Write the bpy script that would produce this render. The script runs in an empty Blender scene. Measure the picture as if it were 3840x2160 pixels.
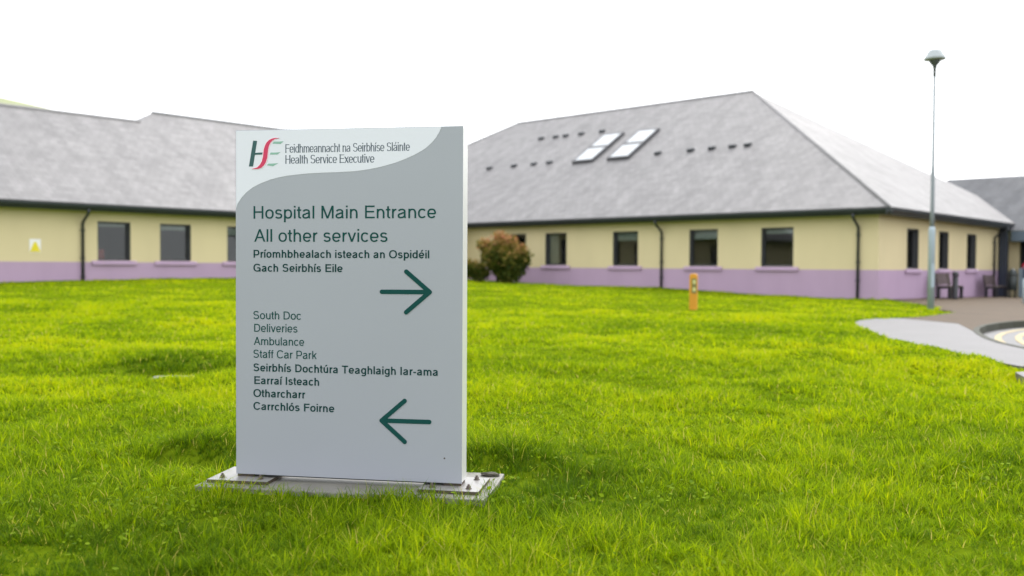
import bpy, bmesh, math, random
import numpy as np
from mathutils import Vector, Matrix

rng = np.random.default_rng(7)
random.seed(7)
SC = bpy.context.scene
COL = SC.collection

# ------------------------------------------------------------------ camera
cam_d = bpy.data.cameras.new("camera")
cam = bpy.data.objects.new("camera", cam_d)
COL.objects.link(cam)
EYE = Vector((0, 0, 1.05))
PITCH, ROLL = math.atan((1080 - 995.7) / 3431.5), 0.0055
fw = Vector((0, math.cos(PITCH), -math.sin(PITCH)))
up0 = Vector((0, math.sin(PITCH), math.cos(PITCH)))
rt0 = Vector((1, 0, 0))
rt = math.cos(ROLL) * rt0 + math.sin(ROLL) * up0
up = -math.sin(ROLL) * rt0 + math.cos(ROLL) * up0
cam.matrix_world = Matrix(((rt.x, up.x, -fw.x, EYE.x), (rt.y, up.y, -fw.y, EYE.y),
                           (rt.z, up.z, -fw.z, EYE.z), (0, 0, 0, 1)))
cam_d.sensor_width = 36.0
cam_d.lens = 3431.5 / 3840 * 36
cam_d.clip_start, cam_d.clip_end = 0.05, 3000
cam_d.dof.use_dof = True
cam_d.dof.focus_distance = 4.75
cam_d.dof.aperture_fstop = 1.5
SC.camera = cam

# ------------------------------------------------------------------ light
SUN_EL, SUN_AZ = math.radians(52), math.radians(36)      # azimuth clockwise from +Y: behind the sign
world = bpy.data.worlds.new("World")
SC.world = world
world.use_nodes = True
wt = world.node_tree
wt.nodes.clear()
sky = wt.nodes.new("ShaderNodeTexSky")
sky.sky_type = 'NISHITA'
sky.sun_disc = False
sky.sun_elevation = SUN_EL
sky.sun_rotation = SUN_AZ
sky.air_density, sky.dust_density, sky.ozone_density = 1.0, 4.0, 1.0
hs = wt.nodes.new("ShaderNodeHueSaturation")
hs.inputs["Saturation"].default_value = 0.22
bg = wt.nodes.new("ShaderNodeBackground")
bg.inputs["Strength"].default_value = 0.14
wo = wt.nodes.new("ShaderNodeOutputWorld")
wt.links.new(sky.outputs[0], hs.inputs["Color"])
ov = wt.nodes.new("ShaderNodeMix")            # a veil of even cloud over the clear sky model
ov.data_type = 'RGBA'
ov.inputs[0].default_value = 0.68
ov.inputs[7].default_value = (7.8, 8.0, 8.3, 1)
wt.links.new(hs.outputs[0], ov.inputs[6])
wt.links.new(ov.outputs[2], bg.inputs["Color"])
wt.links.new(bg.outputs[0], wo.inputs["Surface"])

sun_d = bpy.data.lights.new("sun", 'SUN')
sun_d.energy, sun_d.angle = 0.8, math.radians(30)
sun_d.color = (1.0, 0.96, 0.9)
sun = bpy.data.objects.new("sun", sun_d)
COL.objects.link(sun)
sdir = Vector((math.sin(SUN_AZ) * math.cos(SUN_EL), math.cos(SUN_AZ) * math.cos(SUN_EL), math.sin(SUN_EL)))
sun.rotation_euler = (-sdir).to_track_quat('-Z', 'Y').to_euler()

SC.view_settings.view_transform = 'Standard'
SC.view_settings.look = 'None'
SC.view_settings.exposure = 1.25
SC.view_settings.gamma = 1.0
SC.render.film_transparent = False
SC.cycles.use_denoising = True
SC.cycles.max_bounces = 8
SC.cycles.diffuse_bounces = 4
SC.cycles.transparent_max_bounces = 12

# ------------------------------------------------------------------ materials
def mat(name, base, rough=0.6, metal=0.0, spec=0.5, noise=0.0, nscale=8.0, bump=0.0, bscale=60.0,
        vec=None, trans=0.0):
    m = bpy.data.materials.new(name)
    m.use_nodes = True
    nt = m.node_tree
    b = nt.nodes["Principled BSDF"]
    b.inputs["Base Color"].default_value = (*base, 1)
    b.inputs["Roughness"].default_value = rough
    b.inputs["Metallic"].default_value = metal
    b.inputs["Specular IOR Level"].default_value = spec
    tc = nt.nodes.new("ShaderNodeTexCoord")
    src = tc.outputs["Object"]
    if vec:
        mp = nt.nodes.new("ShaderNodeMapping")
        mp.inputs["Scale"].default_value = vec
        nt.links.new(src, mp.inputs["Vector"])
        src = mp.outputs[0]
    if noise:
        n = nt.nodes.new("ShaderNodeTexNoise")
        n.inputs["Scale"].default_value = nscale
        n.inputs["Detail"].default_value = 6
        nt.links.new(src, n.inputs["Vector"])
        mx = nt.nodes.new("ShaderNodeMix")
        mx.data_type = 'RGBA'
        mx.inputs[6].default_value = (*[c * (1 - noise) for c in base], 1)
        mx.inputs[7].default_value = (*[min(1, c * (1 + noise)) for c in base], 1)
        nt.links.new(n.outputs["Fac"], mx.inputs[0])
        nt.links.new(mx.outputs[2], b.inputs["Base Color"])
    if bump:
        n2 = nt.nodes.new("ShaderNodeTexNoise")
        n2.inputs["Scale"].default_value = bscale
        n2.inputs["Detail"].default_value = 4
        nt.links.new(src, n2.inputs["Vector"])
        bp = nt.nodes.new("ShaderNodeBump")
        bp.inputs["Strength"].default_value = bump
        bp.inputs["Distance"].default_value = 0.01
        nt.links.new(n2.outputs["Fac"], bp.inputs["Height"])
        nt.links.new(bp.outputs[0], b.inputs["Normal"])
    return m

M = {}
M['cream'] = mat("cream render", (0.60, 0.51, 0.305), 0.85, noise=0.09, nscale=0.9, vec=(1, 1, .35), bump=0.25, bscale=90)
M['lilac'] = mat("lilac render", (0.40, 0.28, 0.40), 0.8, noise=0.11, nscale=1.2, vec=(1, 1, .4), bump=0.25, bscale=90)
M['gutter'] = mat("black gutter", (0.02, 0.025, 0.03), 0.35, noise=0.2, nscale=3)
M['soffit'] = mat("dark soffit board", (0.05, 0.055, 0.05), 0.6, noise=0.1)
M['winframe'] = mat("dark grey window frame", (0.055, 0.055, 0.06), 0.45, noise=0.1)
M['blind'] = mat("grey blind", (0.62, 0.65, 0.57), 0.8, noise=0.05)
M['inside'] = mat("dim room plaster", (0.42, 0.37, 0.33), 0.9, noise=0.1, nscale=1)
M['lamp'] = mat("galvanised steel", (0.32, 0.385, 0.43), 0.5, metal=0.15, noise=0.12, nscale=6)
M['lampcap'] = mat("grey lamp cap", (0.33, 0.36, 0.37), 0.5, noise=0.06)
M['lampdark'] = mat("dark lamp socket", (0.06, 0.07, 0.07), 0.5, noise=0.06)
M['orange'] = mat("faded yellow marker plastic", (0.53, 0.235, 0.006), 0.6, noise=0.1, nscale=5)
M['plateblk'] = mat("dark olive plate", (0.15, 0.14, 0.035), 0.6, noise=0.25)
M['pale'] = mat("pale yellow digit patch", (0.5, 0.48, 0.2), 0.6, noise=0.15, nscale=30)
M['wood'] = mat("brown wet timber", (0.075, 0.055, 0.05), 0.55, noise=0.25, nscale=6, vec=(1, 8, 8))
M['black'] = mat("black metal", (0.016, 0.016, 0.02), 0.45, noise=0.2)
M['bin'] = mat("dark green bin metal", (0.018, 0.026, 0.026), 0.4, noise=0.2)
M['navy'] = mat("navy column paint", (0.022, 0.03, 0.05), 0.45, noise=0.15)
M['bluegrey'] = mat("blue grey fascia paint", (0.09, 0.125, 0.16), 0.5, noise=0.1)
M['bluepanel'] = mat("dark blue panel", (0.035, 0.06, 0.10), 0.4, noise=0.15)
M['postgrey'] = mat("blue grey post paint", (0.16, 0.21, 0.25), 0.5, noise=0.1)
M['palepost'] = mat("pale bollard paint", (0.42, 0.50, 0.53), 0.5, noise=0.1)
M['signgrey'] = mat("silver grey sign panel", (0.30, 0.313, 0.355), 0.45, metal=0.05, noise=0.035, nscale=1.6)
M['signpale'] = mat("pale header vinyl", (0.61, 0.62, 0.69), 0.45, noise=0.015, nscale=3)
M['signside'] = mat("brushed silver edge", (0.62, 0.62, 0.61), 0.35, metal=0.3, noise=0.08, nscale=10, vec=(1, 1, .1))
M['green'] = mat("dark green lettering", (0.004, 0.052, 0.047), 0.75, spec=0.15, noise=0.05)
M['greenbold'] = mat("deep green bold lettering", (0.003, 0.035, 0.034), 0.75, spec=0.15, noise=0.05)
M['slatetext'] = mat("slate grey lettering", (0.09, 0.11, 0.14), 0.75, spec=0.15, noise=0.05)
M['teal'] = mat("dark teal emblem stroke", (0.045, 0.10, 0.105), 0.75, spec=0.15, noise=0.05)
M['crimson'] = mat("crimson emblem swoosh", (0.50, 0.012, 0.075), 0.45, noise=0.05)
M['mint'] = mat("sage emblem bar", (0.20, 0.37, 0.30), 0.5, noise=0.05)
M['pink'] = mat("pale pink emblem edge", (0.78, 0.60, 0.66), 0.5, noise=0.05)
M['steel'] = mat("wet steel plate", (0.26, 0.25, 0.24), 0.35, metal=0.2, noise=0.25, nscale=14, bump=0.1, bscale=40)
M['rust'] = mat("rusty bolt", (0.06, 0.042, 0.03), 0.6, noise=0.4, nscale=80)
M['concrete'] = mat("wet concrete", (0.19, 0.18, 0.16), 0.5, noise=0.4, nscale=7, bump=0.35, bscale=70)
M['tarmac'] = mat("wet grey footpath", (0.085, 0.08, 0.082), 0.5, spec=0.45, noise=0.25, nscale=1.4, bump=0.35, bscale=160)
M['road'] = mat("wet road tarmac", (0.075, 0.073, 0.076), 0.5, noise=0.2, nscale=1.1, bump=0.4, bscale=160)
M['line'] = mat("cream road paint", (0.36, 0.29, 0.15), 0.7, noise=0.12, nscale=12)
M['kerb'] = mat("mossy kerb stone", (0.035, 0.036, 0.022), 0.8, noise=0.3, nscale=6)
M['kerbtop'] = mat("pale kerb top", (0.36, 0.34, 0.30), 0.5, noise=0.15, nscale=6)
M['earth'] = mat("mossy lawn thatch", (0.085, 0.125, 0.004), 1.0, spec=0.0, noise=0.5, nscale=7)
M['white'] = mat("white plastic sign", (0.75, 0.74, 0.76), 0.5, noise=0.04)
M['yellow'] = mat("warning yellow", (0.70, 0.58, 0.012), 0.5, noise=0.08)
M['red'] = mat("red fleece", (0.50, 0.012, 0.035), 0.85, noise=0.15, nscale=20)
M['jeans'] = mat("dark blue denim", (0.03, 0.045, 0.08), 0.85, noise=0.2, nscale=30)
M['skin'] = mat("skin", (0.50, 0.32, 0.25), 0.55, noise=0.05)
M['hair'] = mat("dark hair", (0.025, 0.018, 0.014), 0.6, noise=0.2)
M['shoe'] = mat("black shoe", (0.015, 0.015, 0.015), 0.5, noise=0.2)
M['redseat'] = mat("red chair vinyl", (0.55, 0.10, 0.08), 0.5, noise=0.06)
M['bark'] = mat("brown stem bark", (0.07, 0.05, 0.035), 0.85, noise=0.3, nscale=20)
M['stone'] = mat("dark clod", (0.05, 0.045, 0.03), 0.8, noise=0.4, nscale=30)

# paving (small blocks)
def brick_mat(name, c1, c2, mortar, scale, rough):
    m = mat(name, c1, rough, spec=0.2)
    nt = m.node_tree
    b = nt.nodes["Principled BSDF"]
    tc = nt.nodes.new("ShaderNodeTexCoord")
    br = nt.nodes.new("ShaderNodeTexBrick")
    br.inputs["Color1"].default_value = (*c1, 1)
    br.inputs["Color2"].default_value = (*c2, 1)
    br.inputs["Mortar"].default_value = (*mortar, 1)
    br.inputs["Scale"].default_value = scale
    br.inputs["Mortar Size"].default_value = 0.015
    nt.links.new(tc.outputs["Object"], br.inputs["Vector"])
    n = nt.nodes.new("ShaderNodeTexNoise")
    n.inputs["Scale"].default_value = 0.8
    n.inputs["Detail"].default_value = 5
    nt.links.new(tc.outputs["Object"], n.inputs["Vector"])
    mx = nt.nodes.new("ShaderNodeMix")
    mx.data_type = 'RGBA'
    mx.blend_type = 'MULTIPLY'
    mx.inputs[0].default_value = 0.6
    nt.links.new(br.outputs["Color"], mx.inputs[6])
    cr = nt.nodes.new("ShaderNodeValToRGB")
    cr.color_ramp.elements[0].position = 0.3
    cr.color_ramp.elements[0].color = (0.6, 0.58, 0.56, 1)
    cr.color_ramp.elements[1].position = 0.7
    cr.color_ramp.elements[1].color = (1, 1, 1, 1)
    nt.links.new(n.outputs["Fac"], cr.inputs[0])
    nt.links.new(cr.outputs[0], mx.inputs[7])
    nt.links.new(mx.outputs[2], b.inputs["Base Color"])
    return m
M['paving'] = brick_mat("buff block paving", (0.11, 0.074, 0.042), (0.088, 0.06, 0.035), (0.045, 0.035, 0.025), 2.5, 0.75)

# slate roof: courses + streaks run down the slope (uv: metres along the eave, metres up the slope)
def slate_mat(name, base, rough):
    m = mat(name, base, rough)
    nt = m.node_tree
    b = nt.nodes["Principled BSDF"]
    uv = nt.nodes.new("ShaderNodeUVMap")
    br = nt.nodes.new("ShaderNodeTexBrick")
    br.inputs["Scale"].default_value = 1.0
    br.inputs["Brick Width"].default_value = 0.3
    br.inputs["Row Height"].default_value = 0.25
    br.inputs["Mortar Size"].default_value = 0.006
    br.inputs["Color1"].default_value = (*[c * 0.88 for c in base], 1)
    br.inputs["Color2"].default_value = (*[c * 1.12 for c in base], 1)
    br.inputs["Mortar"].default_value = (*[c * 0.5 for c in base], 1)
    nt.links.new(uv.outputs[0], br.inputs["Vector"])
    mp = nt.nodes.new("ShaderNodeMapping")
    mp.inputs["Scale"].default_value = (1.6, 0.45, 1)
    nt.links.new(uv.outputs[0], mp.inputs["Vector"])
    n = nt.nodes.new("ShaderNodeTexNoise")
    n.inputs["Scale"].default_value = 1.1
    n.inputs["Detail"].default_value = 7
    n.inputs["Roughness"].default_value = 0.65
    nt.links.new(mp.outputs[0], n.inputs["Vector"])
    cr = nt.nodes.new("ShaderNodeValToRGB")
    cr.color_ramp.elements[0].position = 0.36
    cr.color_ramp.elements[0].color = (0.87, 0.865, 0.87, 1)
    cr.color_ramp.elements[1].position = 0.66
    cr.color_ramp.elements[1].color = (1.10, 1.095, 1.09, 1)
    nt.links.new(n.outputs["Fac"], cr.inputs[0])
    mx = nt.nodes.new("ShaderNodeMix")
    mx.data_type = 'RGBA'
    mx.blend_type = 'MULTIPLY'
    mx.inputs[0].default_value = 1
    nt.links.new(br.outputs["Color"], mx.inputs[6])
    nt.links.new(cr.outputs[0], mx.inputs[7])
    nt.links.new(mx.outputs[2], b.inputs["Base Color"])
    mr = nt.nodes.new("ShaderNodeMapRange")
    mr.inputs[3].default_value = rough + 0.12
    mr.inputs[4].default_value = rough - 0.12
    nt.links.new(n.outputs["Fac"], mr.inputs[0])
    nt.links.new(mr.outputs[0], b.inputs["Roughness"])
    bp = nt.nodes.new("ShaderNodeBump")
    bp.inputs["Strength"].default_value = 0.35
    bp.inputs["Distance"].default_value = 0.02
    nt.links.new(br.outputs["Fac"], bp.inputs["Height"])
    bp.invert = True
    nt.links.new(bp.outputs[0], b.inputs["Normal"])
    return m
M['slate'] = slate_mat("wet grey slate", (0.18, 0.174, 0.175), 0.62)
M['hip'] = mat("grey hip tiles", (0.21, 0.205, 0.207), 0.75, noise=0.2, nscale=3)
M['slatedark'] = slate_mat("dark blue slate", (0.05, 0.054, 0.064), 0.75)

# window glass: see-through with a mirror sheen
def glass_mat():
    m = bpy.data.materials.new("window glass")
    m.use_nodes = True
    nt = m.node_tree
    nt.nodes.clear()
    o = nt.nodes.new("ShaderNodeOutputMaterial")
    tr = nt.nodes.new("ShaderNodeBsdfTransparent")
    tr.inputs[0].default_value = (0.75, 0.78, 0.78, 1)
    gl = nt.nodes.new("ShaderNodeBsdfGlossy")
    gl.inputs["Roughness"].default_value = 0.03
    fr = nt.nodes.new("ShaderNodeFresnel")
    fr.inputs["IOR"].default_value = 1.5
    mx = nt.nodes.new("ShaderNodeMixShader")
    nt.links.new(fr.outputs[0], mx.inputs[0])
    nt.links.new(tr.outputs[0], mx.inputs[1])
    nt.links.new(gl.outputs[0], mx.inputs[2])
    nt.links.new(mx.outputs[0], o.inputs[0])
    return m
M['glass'] = glass_mat()
M['rooflight'] = mat("mirror coated rooflight glass", (0.40, 0.42, 0.43), 0.12, metal=0.9, noise=0.03)

def leaf_mat(name, stops, trans=0.45, rough=0.45):
    m = bpy.data.materials.new(name)
    m.use_nodes = True
    nt = m.node_tree
    nt.nodes.clear()
    o = nt.nodes.new("ShaderNodeOutputMaterial")
    at = nt.nodes.new("ShaderNodeAttribute")
    at.attribute_name = "tint"
    cr = nt.nodes.new("ShaderNodeValToRGB")
    els = cr.color_ramp.elements
    while len(els) < len(stops):
        els.new(0.5)
    for e, (p, c) in zip(els, stops):
        e.position = p
        e.color = (*c, 1)
    nt.links.new(at.outputs["Fac"], cr.inputs[0])
    p = nt.nodes.new("ShaderNodeBsdfPrincipled")
    p.inputs["Roughness"].default_value = rough
    p.inputs["Specular IOR Level"].default_value = 0.12
    nt.links.new(cr.outputs[0], p.inputs["Base Color"])
    t = nt.nodes.new("ShaderNodeBsdfTranslucent")
    nt.links.new(cr.outputs[0], t.inputs["Color"])
    mx = nt.nodes.new("ShaderNodeMixShader")
    mx.inputs[0].default_value = trans
    nt.links.new(p.outputs[0], mx.inputs[1])
    nt.links.new(t.outputs[0], mx.inputs[2])
    nt.links.new(mx.outputs[0], o.inputs[0])
    return m
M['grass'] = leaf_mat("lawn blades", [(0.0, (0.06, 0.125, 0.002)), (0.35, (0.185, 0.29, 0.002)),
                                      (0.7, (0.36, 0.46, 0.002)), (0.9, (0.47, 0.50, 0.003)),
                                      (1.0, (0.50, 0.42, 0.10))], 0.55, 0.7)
M['clover'] = leaf_mat("clover leaves", [(0.0, (0.09, 0.17, 0.005)), (1.0, (0.24, 0.34, 0.006))], 0.45, 0.75)
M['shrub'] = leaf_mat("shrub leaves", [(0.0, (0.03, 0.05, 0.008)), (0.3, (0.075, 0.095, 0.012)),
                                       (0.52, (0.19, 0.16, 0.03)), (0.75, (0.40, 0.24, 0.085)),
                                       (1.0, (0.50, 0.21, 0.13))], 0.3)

# ------------------------------------------------------------------ mesh helpers
def tag(o, label=None, cat=None, group=None, kind=None):
    if label: o['label'] = label
    if cat: o['category'] = cat
    if group: o['group'] = group
    if kind: o['kind'] = kind
    return o

def empty(name, loc, rz=0.0):
    o = bpy.data.objects.new(name, None)
    o.empty_display_size = 0.2
    o.location = loc
    o.rotation_euler = (0, 0, rz)
    COL.objects.link(o)
    return o

class MB:
    def __init__(self):
        self.v, self.f, self.mi, self.uv, self.smooth = [], [], [], [], []
    def add(self, vs, fs, mi=0, uvs=None, smooth=False):
        n = len(self.v)
        self.v += [tuple(p) for p in vs]
        for k, f in enumerate(fs):
            self.f.append([i + n for i in f])
            self.mi.append(mi)
            self.uv.append(uvs[k] if uvs else None)
            self.smooth.append(smooth)
    def box(self, x0, x1, y0, y1, z0, z1, mi=0):
        self.add([(x0, y0, z0), (x1, y0, z0), (x1, y1, z0), (x0, y1, z0),
                  (x0, y0, z1), (x1, y0, z1), (x1, y1, z1), (x0, y1, z1)],
                 [(0, 3, 2, 1), (4, 5, 6, 7), (0, 1, 5, 4), (1, 2, 6, 5), (2, 3, 7, 6), (3, 0, 4, 7)], mi)
    def prism(self, pts, z0, z1, mi=0, axis='z'):
        n = len(pts)
        def P(p, h):
            if axis == 'z': return (p[0], p[1], h)
            if axis == 'y': return (p[0], h, p[1])
            return (h, p[0], p[1])
        vs = [P(p, z0) for p in pts] + [P(p, z1) for p in pts]
        fs = [list(range(n))[::-1], list(range(n, 2 * n))]
        fs += [(i, (i + 1) % n, n + (i + 1) % n, n + i) for i in range(n)]
        self.add(vs, fs, mi)
    def tube(self, path, radii, seg=12, mi=0, cap=True):
        path = [Vector(p) for p in path]
        if not hasattr(radii, '__len__'): radii = [radii] * len(path)
        rings, ref = [], None
        for i, p in enumerate(path):
            if i == 0: t = path[1] - p
            elif i == len(path) - 1: t = p - path[i - 1]
            else: t = (path[i + 1] - p).normalized() + (p - path[i - 1]).normalized()
            t.normalize()
            if ref is None:
                ref = Vector((1, 0, 0)) if abs(t.x) < 0.8 else Vector((0, 1, 0))
            a = (ref - t * ref.dot(t)).normalized()
            ref = a
            b = t.cross(a)
            rings.append([p + radii[i] * (math.cos(2 * math.pi * k / seg) * a + math.sin(2 * math.pi * k / seg) * b)
                          for k in range(seg)])
        vs = [q for r_ in rings for q in r_]
        fs = []
        for i in range(len(path) - 1):
            for k in range(seg):
                k2 = (k + 1) % seg
                fs.append((i * seg + k, i * seg + k2, (i + 1) * seg + k2, (i + 1) * seg + k))
        self.add(vs, fs, mi, smooth=True)
        if cap:
            n = len(path)
            self.add(vs, [list(range(seg))[::-1], list(range((n - 1) * seg, n * seg))], mi)
    def lathe(self, prof, seg=24, c=(0, 0), mi=0):
        vs = []
        for r_, z in prof:
            for k in range(seg):
                a = 2 * math.pi * k / seg
                vs.append((c[0] + r_ * math.cos(a), c[1] + r_ * math.sin(a), z))
        fs = []
        for i in range(len(prof) - 1):
            for k in range(seg):
                k2 = (k + 1) % seg
                fs.append((i * seg + k, i * seg + k2, (i + 1) * seg + k2, (i + 1) * seg + k))
        self.add(vs, fs, mi, smooth=True)
        self.add(vs, [list(range(seg))[::-1], list(range((len(prof) - 1) * seg, len(prof) * seg))], mi)
    def build(self, name, mats, parent=None, bevel=0.0, loc=None, rot=None):
        me = bpy.data.meshes.new(name)
        me.from_pydata(self.v, [], self.f)
        mats = mats if isinstance(mats, (list, tuple)) else [mats]
        for m in mats: me.materials.append(m)
        me.polygons.foreach_set("material_index", self.mi)
        me.polygons.foreach_set("use_smooth", self.smooth)
        if any(u is not None for u in self.uv):
            ul = me.uv_layers.new(name="UVMap")
            for poly, u in zip(me.polygons, self.uv):
                if u:
                    for li, c in zip(poly.loop_indices, u): ul.data[li].uv = c
        bm = bmesh.new()
        bm.from_mesh(me)
        bmesh.ops.remove_doubles(bm, verts=bm.verts, dist=1e-5)
        if bevel:
            es = [e for e in bm.edges if len(e.link_faces) == 2 and e.calc_face_angle(0) > 0.6]
            bmesh.ops.bevel(bm, geom=es, offset=bevel, segments=2, affect='EDGES', profile=0.6)
        bmesh.ops.recalc_face_normals(bm, faces=bm.faces)
        bm.to_mesh(me)
        bm.free()
        me.update()
        o = bpy.data.objects.new(name, me)
        COL.objects.link(o)
        if parent is not None: o.parent = parent
        if loc is not None: o.location = loc
        if rot is not None: o.rotation_euler = rot
        return o

def copy_tree(o, parent=None):
    c = o.copy()
    COL.objects.link(c)
    if parent is not None: c.parent = parent
    for ch in list(o.children): copy_tree(ch, c)
    return c

# ------------------------------------------------------------------ places worked out from the photograph
A = math.radians(42.56)
U = np.array([math.cos(A), -math.sin(A)])        # along the long wall, towards the right-hand corner
V = np.array([math.sin(A), math.cos(A)])         # along the gable-end wall, away from us
CX, CY = 11.847, 29.613                          # right-hand corner of the building
def bl(x, y):                                    # building coordinates -> world
    return (CX + x * U[0] + y * V[0], CY + x * U[1] + y * V[1])
DL = 19.238                                      # left wing's front wall is at x = -DL

SL = np.array([-1.454, 4.817]); SD = np.array([0.9862, -0.1657]); SN = np.array([0.1657, 0.9862])
def sl(a, b): return tuple(SL + a * SD + b * SN) # sign coordinates -> world

# paved outlines (world metres)
path_edge = [(6.947, 18.086), (6.55, 17.6), (6.22, 16.7), (5.95, 15.9), (5.75, 15.1), (5.55, 14.1), (5.42, 13.2), (5.36, 12.1),
             (5.37, 11.0), (5.38, 10.2), (5.40, 9.72), (5.62, 9.42), (6.2, 9.3)]
kerb_line = [(15.0, 20.6), (12.5, 19.5), (10.9, 18.65), (10.2, 18.2), (9.7, 17.86), (9.15, 17.35), (8.55, 16.65), (8.05, 15.9),
             (7.62, 15.1), (7.28, 14.3), (6.98, 13.5), (6.75, 12.7), (6.62, 11.9), (6.55, 11.0), (6.52, 10.0), (6.5, 9.0), (6.5, 7.5)]
# grey footpath: between the lawn edge and the kerb, up to the buff paving
path_poly = path_edge + [(6.5, 9.3)] + kerb_line[::-1][2:9] + [(8.35, 17.1), (8.19, 18.1), (7.95, 18.75), (7.4, 18.55)]
buff_poly = [(7.95, 18.75), (8.6, 19.25), (9.6, 20.4), (10.3, 21.3), (10.55, 22.0), (10.6, 22.7), (11.25, 24.0), (11.7, 25.5),
             (11.95, 26.9), (11.98, 27.9), bl(0.03, 0.6), bl(0.03, 13.7), bl(3.5, 13.7), bl(14, 13.7), (30, 30), (24, 24)] + kerb_line[:9] + \
            [(8.35, 17.1), (8.19, 18.1)]
road_poly = kerb_line + [(8, 7.0), (14, 5.0), (30, 10), (30, 24)]

def in_poly(px, py, poly):
    px, py = np.asarray(px, float), np.asarray(py, float)
    r_ = np.zeros(px.shape, bool)
    n = len(poly)
    for i in range(n):
        x0, y0 = poly[i]
        x1, y1 = poly[(i + 1) % n]
        c = ((y0 > py) != (y1 > py))
        with np.errstate(divide='ignore', invalid='ignore'):
            xi = (x1 - x0) * (py - y0) / (y1 - y0) + x0
        r_ ^= c & (px < xi)
    return r_
def seg_dist(px, py, poly, closed=True):
    d = np.full(np.shape(px), 1e9)
    n = len(poly)
    for i in range(n if closed else n - 1):
        x0, y0 = poly[i]
        x1, y1 = poly[(i + 1) % n]
        dx, dy = x1 - x0, y1 - y0
        t = np.clip(((px - x0) * dx + (py - y0) * dy) / (dx * dx + dy * dy + 1e-12), 0, 1)
        d = np.minimum(d, np.hypot(px - x0 - t * dx, py - y0 - t * dy))
    return d

# terrain heights: control points -> smooth surface
ctl = []
for t, z in [(-32, .40), (-19.78, .438), (-17.4, .483), (-14.7, .526), (-11.8, .565), (-6, .54), (0, .42)]:
    ctl.append((*bl(-DL, t), z))
for s, z in [(15.3, .269), (11.9, .251), (8.24, .228), (4.67, .1), (1.7, .02), (0.02, 0.0)]:
    ctl.append((*bl(-s, 0), z))
for t, z in [(4, -.05), (8, -.1), (14, -.19)]:
    ctl.append((*bl(0, t), z)); ctl.append((*bl(4, t), z - .02))
for x, y, z in [(0, 2, -.1), (-3, 2.5, -.1), (3, 2.5, -.1), (-1, 4.8, -.1), (0.5, 4.6, -.1), (-2.4, 5, -.1), (2.5, 5.5, -.06),
                (-6, 6, -.08), (6, 7, -.02), (6, 10, 0), (6.2, 15, 0), (8, 18.5, 0), (10.7, 23.4, 0), (12, 14, 0), (10, 18, 0), (16, 28, -.1),
                (-3.4, 9.2, -.02), (0, 10, .0), (-8, 12, .05), (-14, 14, .1), (0, 18, .06), (-6, 22, .22), (4.2, 21, .08), (0, 28, .2),
                (-10, 0, -.1), (10, 0, -.1), (0, -6, -.1), (22, 12, -.05), (-22, 18, .25)]:
    ctl.append((x, y, z))
ctl = np.array(ctl)
_r = np.hypot(ctl[:, None, 0] - ctl[None, :, 0], ctl[:, None, 1] - ctl[None, :, 1])
_n = len(ctl)
_Am = np.zeros((_n + 3, _n + 3))
_Am[:_n, :_n] = np.sqrt(_r ** 2 + 1.5 ** 2) * -1 - np.eye(_n) * 0.02
_Am[:_n, _n:] = np.c_[np.ones(_n), ctl[:, :2]]
_Am[_n:, :_n] = _Am[:_n, _n:].T
_w = np.linalg.solve(_Am, np.r_[ctl[:, 2], 0, 0, 0])
def T0(x, y):
    x, y = np.asarray(x, float), np.asarray(y, float)
    s = _w[_n] + _w[_n + 1] * x + _w[_n + 2] * y
    for i in range(_n):
        s = s - _w[i] * np.sqrt((x - ctl[i, 0]) ** 2 + (y - ctl[i, 1]) ** 2 + 2.25)
    return s

def vnoise(x, y, scale, seed):
    x, y = np.asarray(x, float) / scale, np.asarray(y, float) / scale
    xi, yi = np.floor(x).astype(np.int64), np.floor(y).astype(np.int64)
    fx, fy = x - xi, y - yi
    fx, fy = fx * fx * (3 - 2 * fx), fy * fy * (3 - 2 * fy)
    def h(a, b):
        n = (a * 374761393 + b * 668265263 + seed * 1442695041) & 0x7fffffff
        n = ((n ^ (n >> 13)) * 1274126177) & 0x7fffffff
        return ((n ^ (n >> 16)) & 0xffff) / 65535.0
    return (h(xi, yi) * (1 - fx) + h(xi + 1, yi) * fx) * (1 - fy) + (h(xi, yi + 1) * (1 - fx) + h(xi + 1, yi + 1) * fx) * fy

def sstep(a, b, x):
    t = np.clip((x - a) / (b - a), 0, 1)
    return t * t * (3 - 2 * t)

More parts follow.
